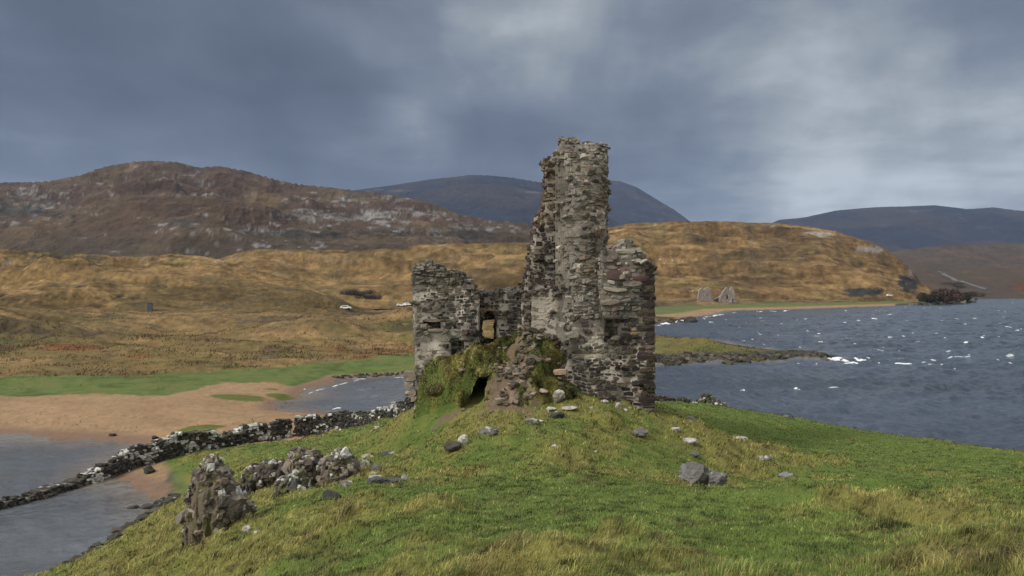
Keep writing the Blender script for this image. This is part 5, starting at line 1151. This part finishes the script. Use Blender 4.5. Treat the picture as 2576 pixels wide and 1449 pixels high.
for i, (px, d, w, h, pal, lab) in enumerate(((2330,545,9,7,DG,'dark bush at the tip of the far point nearest the cliff'),(2350,560,12,10,BR,'brown bush on the far point, left of the tallest'),(2375,575,14,13,BR,'tallest rust brown bush in the middle of the far point'),(2400,590,12,11,BR,'brown bush on the far point, right of the tallest'),(2418,600,8,8,DG,'dark small bush at the right end of the far point'),
        (895,270,6,2.2,PU,'bare purple bush left in the hollow behind the moor road'),(915,280,7,2.6,PU,'bare purple bush middle in the hollow behind the moor road'),(938,285,7,2.2,PU,'bare purple bush right in the hollow behind the moor road'))):
    shrub(px, d, w, h, pal, lab, 900+i, z=None if px > 2000 else Zp((738,741,748)[i-5] if i >= 5 else 0, d)-.8)
for i, (px, d, w, h, lab) in enumerate(((2385,1150,22,4,'dark thicket beside the far road, left'),(2410,1150,18,4,'dark thicket beside the far road, right'),(2445,960,20,7,'dark bush at the far right shoreline'))):
    p = hit(bv, px, (715, 722, 745)[i])
    if p: shrub(px, p.y, w, h, DG+BR[:1], lab, 930+i, z=p.z-1)

# ================================================================== grass blades on the peninsula and mound
def blades(name, x, y, z, t, d, rng, label, short=.05, long_=.25, wmul=1., green=None):
    n = len(x); hc = np.clip(.75+1.3*fbm(x/.45, y/.45, o=3, s=704), .25, 1.8); h = (short+(long_-short)*t**1.4*hc)*rng.uniform(.55, 1.3, n); w = np.maximum(.0032, d*.00036)*(1+.6*rng.random(n))*wmul
    az_ = rng.normal(.25, .75, n)+(.9*fbm(x/1.3, y/1.3, o=2, s=701)); lean = np.clip(rng.normal(.75, .3, n)+.35*t, .1, 1.6)      # wind from the left
    lx, ly = np.cos(az_)*lean*h, np.sin(az_)*lean*h
    fa = rng.uniform(0, math.pi, n); wx_, wy_ = np.cos(fa)*w, np.sin(fa)*w*.6
    b0 = np.stack([x-wx_, y-wy_, z-.03], 1); b1 = np.stack([x+wx_, y+wy_, z-.03], 1)
    m0 = np.stack([x-wx_*.8+lx*.35, y-wy_*.8+ly*.35, z+h*.62], 1); m1 = np.stack([x+wx_*.8+lx*.35, y+wy_*.8+ly*.35, z+h*.62], 1); tp = np.stack([x+lx, y+ly, z+h*(.95-.3*np.minimum(lean, 1.2))], 1)
    V = np.stack([b0, b1, m1, m0, tp], 1).reshape(-1, 3); k = np.arange(n)*5
    Fq = np.stack([k, k+1, k+2, k+3], 1); Ft = np.stack([k+3, k+2, k+4], 1)
    u = np.clip(t*.8-.20+rng.normal(0, .17, n)+.35*fbm(x/.9, y/.9, o=3, s=702), 0, 1)
    g = GREEN*1.25 if green is None else np.array(green)
    c = mixc(np.broadcast_to(g, (n, 3)), YGREEN*1.25, sst(.1, .55, u)); c = mixc(c, STRAW*1.15, sst(.55, 1.05, u)); q_ = fbm(x/1.1, y/1.4, o=4, s=710); c = mixc(c, np.array((.105, .082, .034)), sst(.22, .45, q_)*.55); dead = rng.random(n) < .05+.12*t; c[dead] = STRAW*1.3
    cl = fbm(x/.32, y/.32, o=3, s=705); c = np.clip(c*(rng.uniform(.55, 1.5, n)*(1+1.3*cl))[:, None], .008, .6)
    return tag(mesh_obj(name, V, [Fq, Ft], M_grass, np.repeat(c, 5, 0), smooth=True), label, 'grass', kind='stuff')
rng = np.random.default_rng(3); NB = 640000
px_ = rng.uniform(-250, 2850, NB); d_ = np.exp(rng.uniform(math.log(5.5), math.log(70), NB)); x = (px_-CX)*(d_+3.5)/F; y = d_
z, s, hm, hp = H(x, y, True)
t = tuss(x, y); n2 = fbm(x/5., y/5., o=3, s=72); n3 = fbm(x/1.2, y/1.2, o=4, s=71)
ok = (hp > hm-.1) & (z > .62+.35*n2) & ~((x > -5) & (x < 6.8) & (y > np.where(x > 1.6, 35.95, 37.9)) & (y < 41))
im = np.nonzero((x > -5.05) & (x < 3.4) & (y > 34.6) & (y < 40.3))[0]; ok[im[mound_h(x[im], y[im])[1] > .015]] = False
pxx = CX+x/y*F; ok &= ~((seg_sdf(x, y, SANDP)+n3*.7 > -.2) & (z < 1.9) & (y > 43) & ((pxx < 420) | ((y > 54.7) & (pxx > 640))))
for bx_, bd, ra, rb in ((1300,33.6,1.0,.5),(1250,34.4,1.1,.5),(1360,33.0,.8,.22),(1285,32.2,1.3,.18),(1120,35.6,.9,.3),(1380,34.3,.5,.25)):
    cx, cy = XY(bx_, bd); ok &= ~(np.exp(-((x-cx)/ra)**2-((y-cy)/rb)**2)+.2*n3 > .5)
x, y, z, t, d_ = [a[ok] for a in (x, y, z, t, d_)]
blades('grass', x, y, z, t, d_, rng, 'windblown green and straw coloured grass over the whole peninsula', long_=.19+.05*np.exp(-((x-5.5)**2+(y-8)**2)/4.))
# turf on the mound
NM = 150000; x = rng.uniform(-4.9, 3.2, NM); y = rng.uniform(34.8, 38.6, NM); z, tt, px_ = mound_h(x, y)
n3 = fbm(x/.35, y/.35, o=4, s=411); n4 = fbm(x/1.1, y/1.1, o=3, s=412); pc = np.interp(y, [34.6, 35.6, 36.4, 37.2, 38.], [xof(1285, 35), xof(1285, 36), xof(1288, 36.5), xof(1290, 37.3), xof(1300, 38)]); pwid = np.interp(y, [34.6, 35.6, 36.4, 37.2, 38.], [1.6, 1.15, .8, .55, .5])
ok = ((sst(1.15, .7, np.abs(x-pc)/pwid+.5*n3+.2*n4) < .4) | (fbm(x/.42, y/.42, o=3, s=415) > .2)) & ~in_mouth(x+.06, y, z) & ~in_mouth(x-.06, y, z); ok &= tt > .01; z = np.maximum(z, H(x, y)-.02)
x, y, z, n4 = x[ok], y[ok], z[ok], n4[ok]
TV2 = np.concatenate(TURFV); TV2 = TV2[rng.integers(0, len(TV2), 16000)]+rng.normal(0, .02, (16000, 3)); x = np.r_[x, TV2[:, 0]]; y = np.r_[y, TV2[:, 1]]; z = np.r_[z, TV2[:, 2]]; n4 = np.r_[n4, rng.normal(0, .3, 16000)]
blades('grass', x, y, z, np.clip(.55+.6*n4, 0, 1), y, rng, 'green turf growing on the mound inside the castle', .06, .17, .8, (.060, .074, .022))

NP = 110000; px_ = rng.uniform(-250, 2400, NP); d_ = np.exp(rng.uniform(math.log(66), math.log(300), NP)); x = (px_-CX)*d_/F; y = d_
z, s_, hm, hp = H(x, y, True); gc = ground_color(x, y, z, s_, hm, hp); lum = gc.sum(1); ok = (s_ > 2) & (z > .6) & (seg_sdf(x, y, SANDP) < -1.5) & (rng.random(NP) < np.where(y > 150, .45, 1))
x, y, z, gc = x[ok], y[ok], z[ok], gc[ok]; n = len(x); gr = seg_sdf(x, y, GREENP) > 0; pt = np.clip(.6+1.2*fbm(x/3., y/4., o=3, s=801), .15, 1.6); h = np.where(gr, .08, .34)*pt*rng.uniform(.5, 1.3, n); w = y*.00075*rng.uniform(.6, 1.8, n)
a = rng.uniform(0, math.pi, n); dx, dy = np.cos(a)*w, np.sin(a)*w*.5; b0 = np.stack([x-dx, y-dy, z-.05], 1); b1 = np.stack([x+dx, y+dy, z-.05], 1); tp = np.stack([x+h*.4, y, z+h], 1)
gc = np.clip(gc*rng.uniform(.6, 1.5, (n, 1)), .01, .5)
tag(mesh_obj('moor_grass', np.stack([b0, b1, tp], 1).reshape(-1, 3), np.arange(3*n).reshape(-1, 3), M_grass, np.repeat(gc, 3, 0)), 'coarse ochre grass and rushes over the moor behind the bay', 'grass', kind='stuff')

# ================================================================== haze
hz = bpy.data.materials.new('haze_air'); hz.use_nodes = True; t = hz.node_tree; t.nodes.clear()
pv = t.nodes.new('ShaderNodeVolumePrincipled'); pv.inputs['Color'].default_value = (.50, .66, 1, 1); pv.inputs['Density'].default_value = 3.6e-5; pv.inputs['Anisotropy'].default_value = 0
mo = t.nodes.new('ShaderNodeOutputMaterial'); t.links.new(pv.outputs[0], mo.inputs['Volume'])
hx0, hx1, hy0, hy1, hz0, hz1 = -6500, 6500, -300, 8200, -60, 900
V = np.array([(x, y, z) for z in (hz0, hz1) for x, y in ((hx0, hy0), (hx1, hy0), (hx1, hy1), (hx0, hy1))])
Fc = np.array([(3, 2, 1, 0), (4, 5, 6, 7), (0, 1, 5, 4), (1, 2, 6, 5), (2, 3, 7, 6), (3, 0, 4, 7)])
tag(mesh_obj('haze', V, Fc, hz, smooth=False), 'thin blue haze in the air over the loch and hills', 'haze', kind='stuff')
C.scene.cycles.volume_bounces = 1
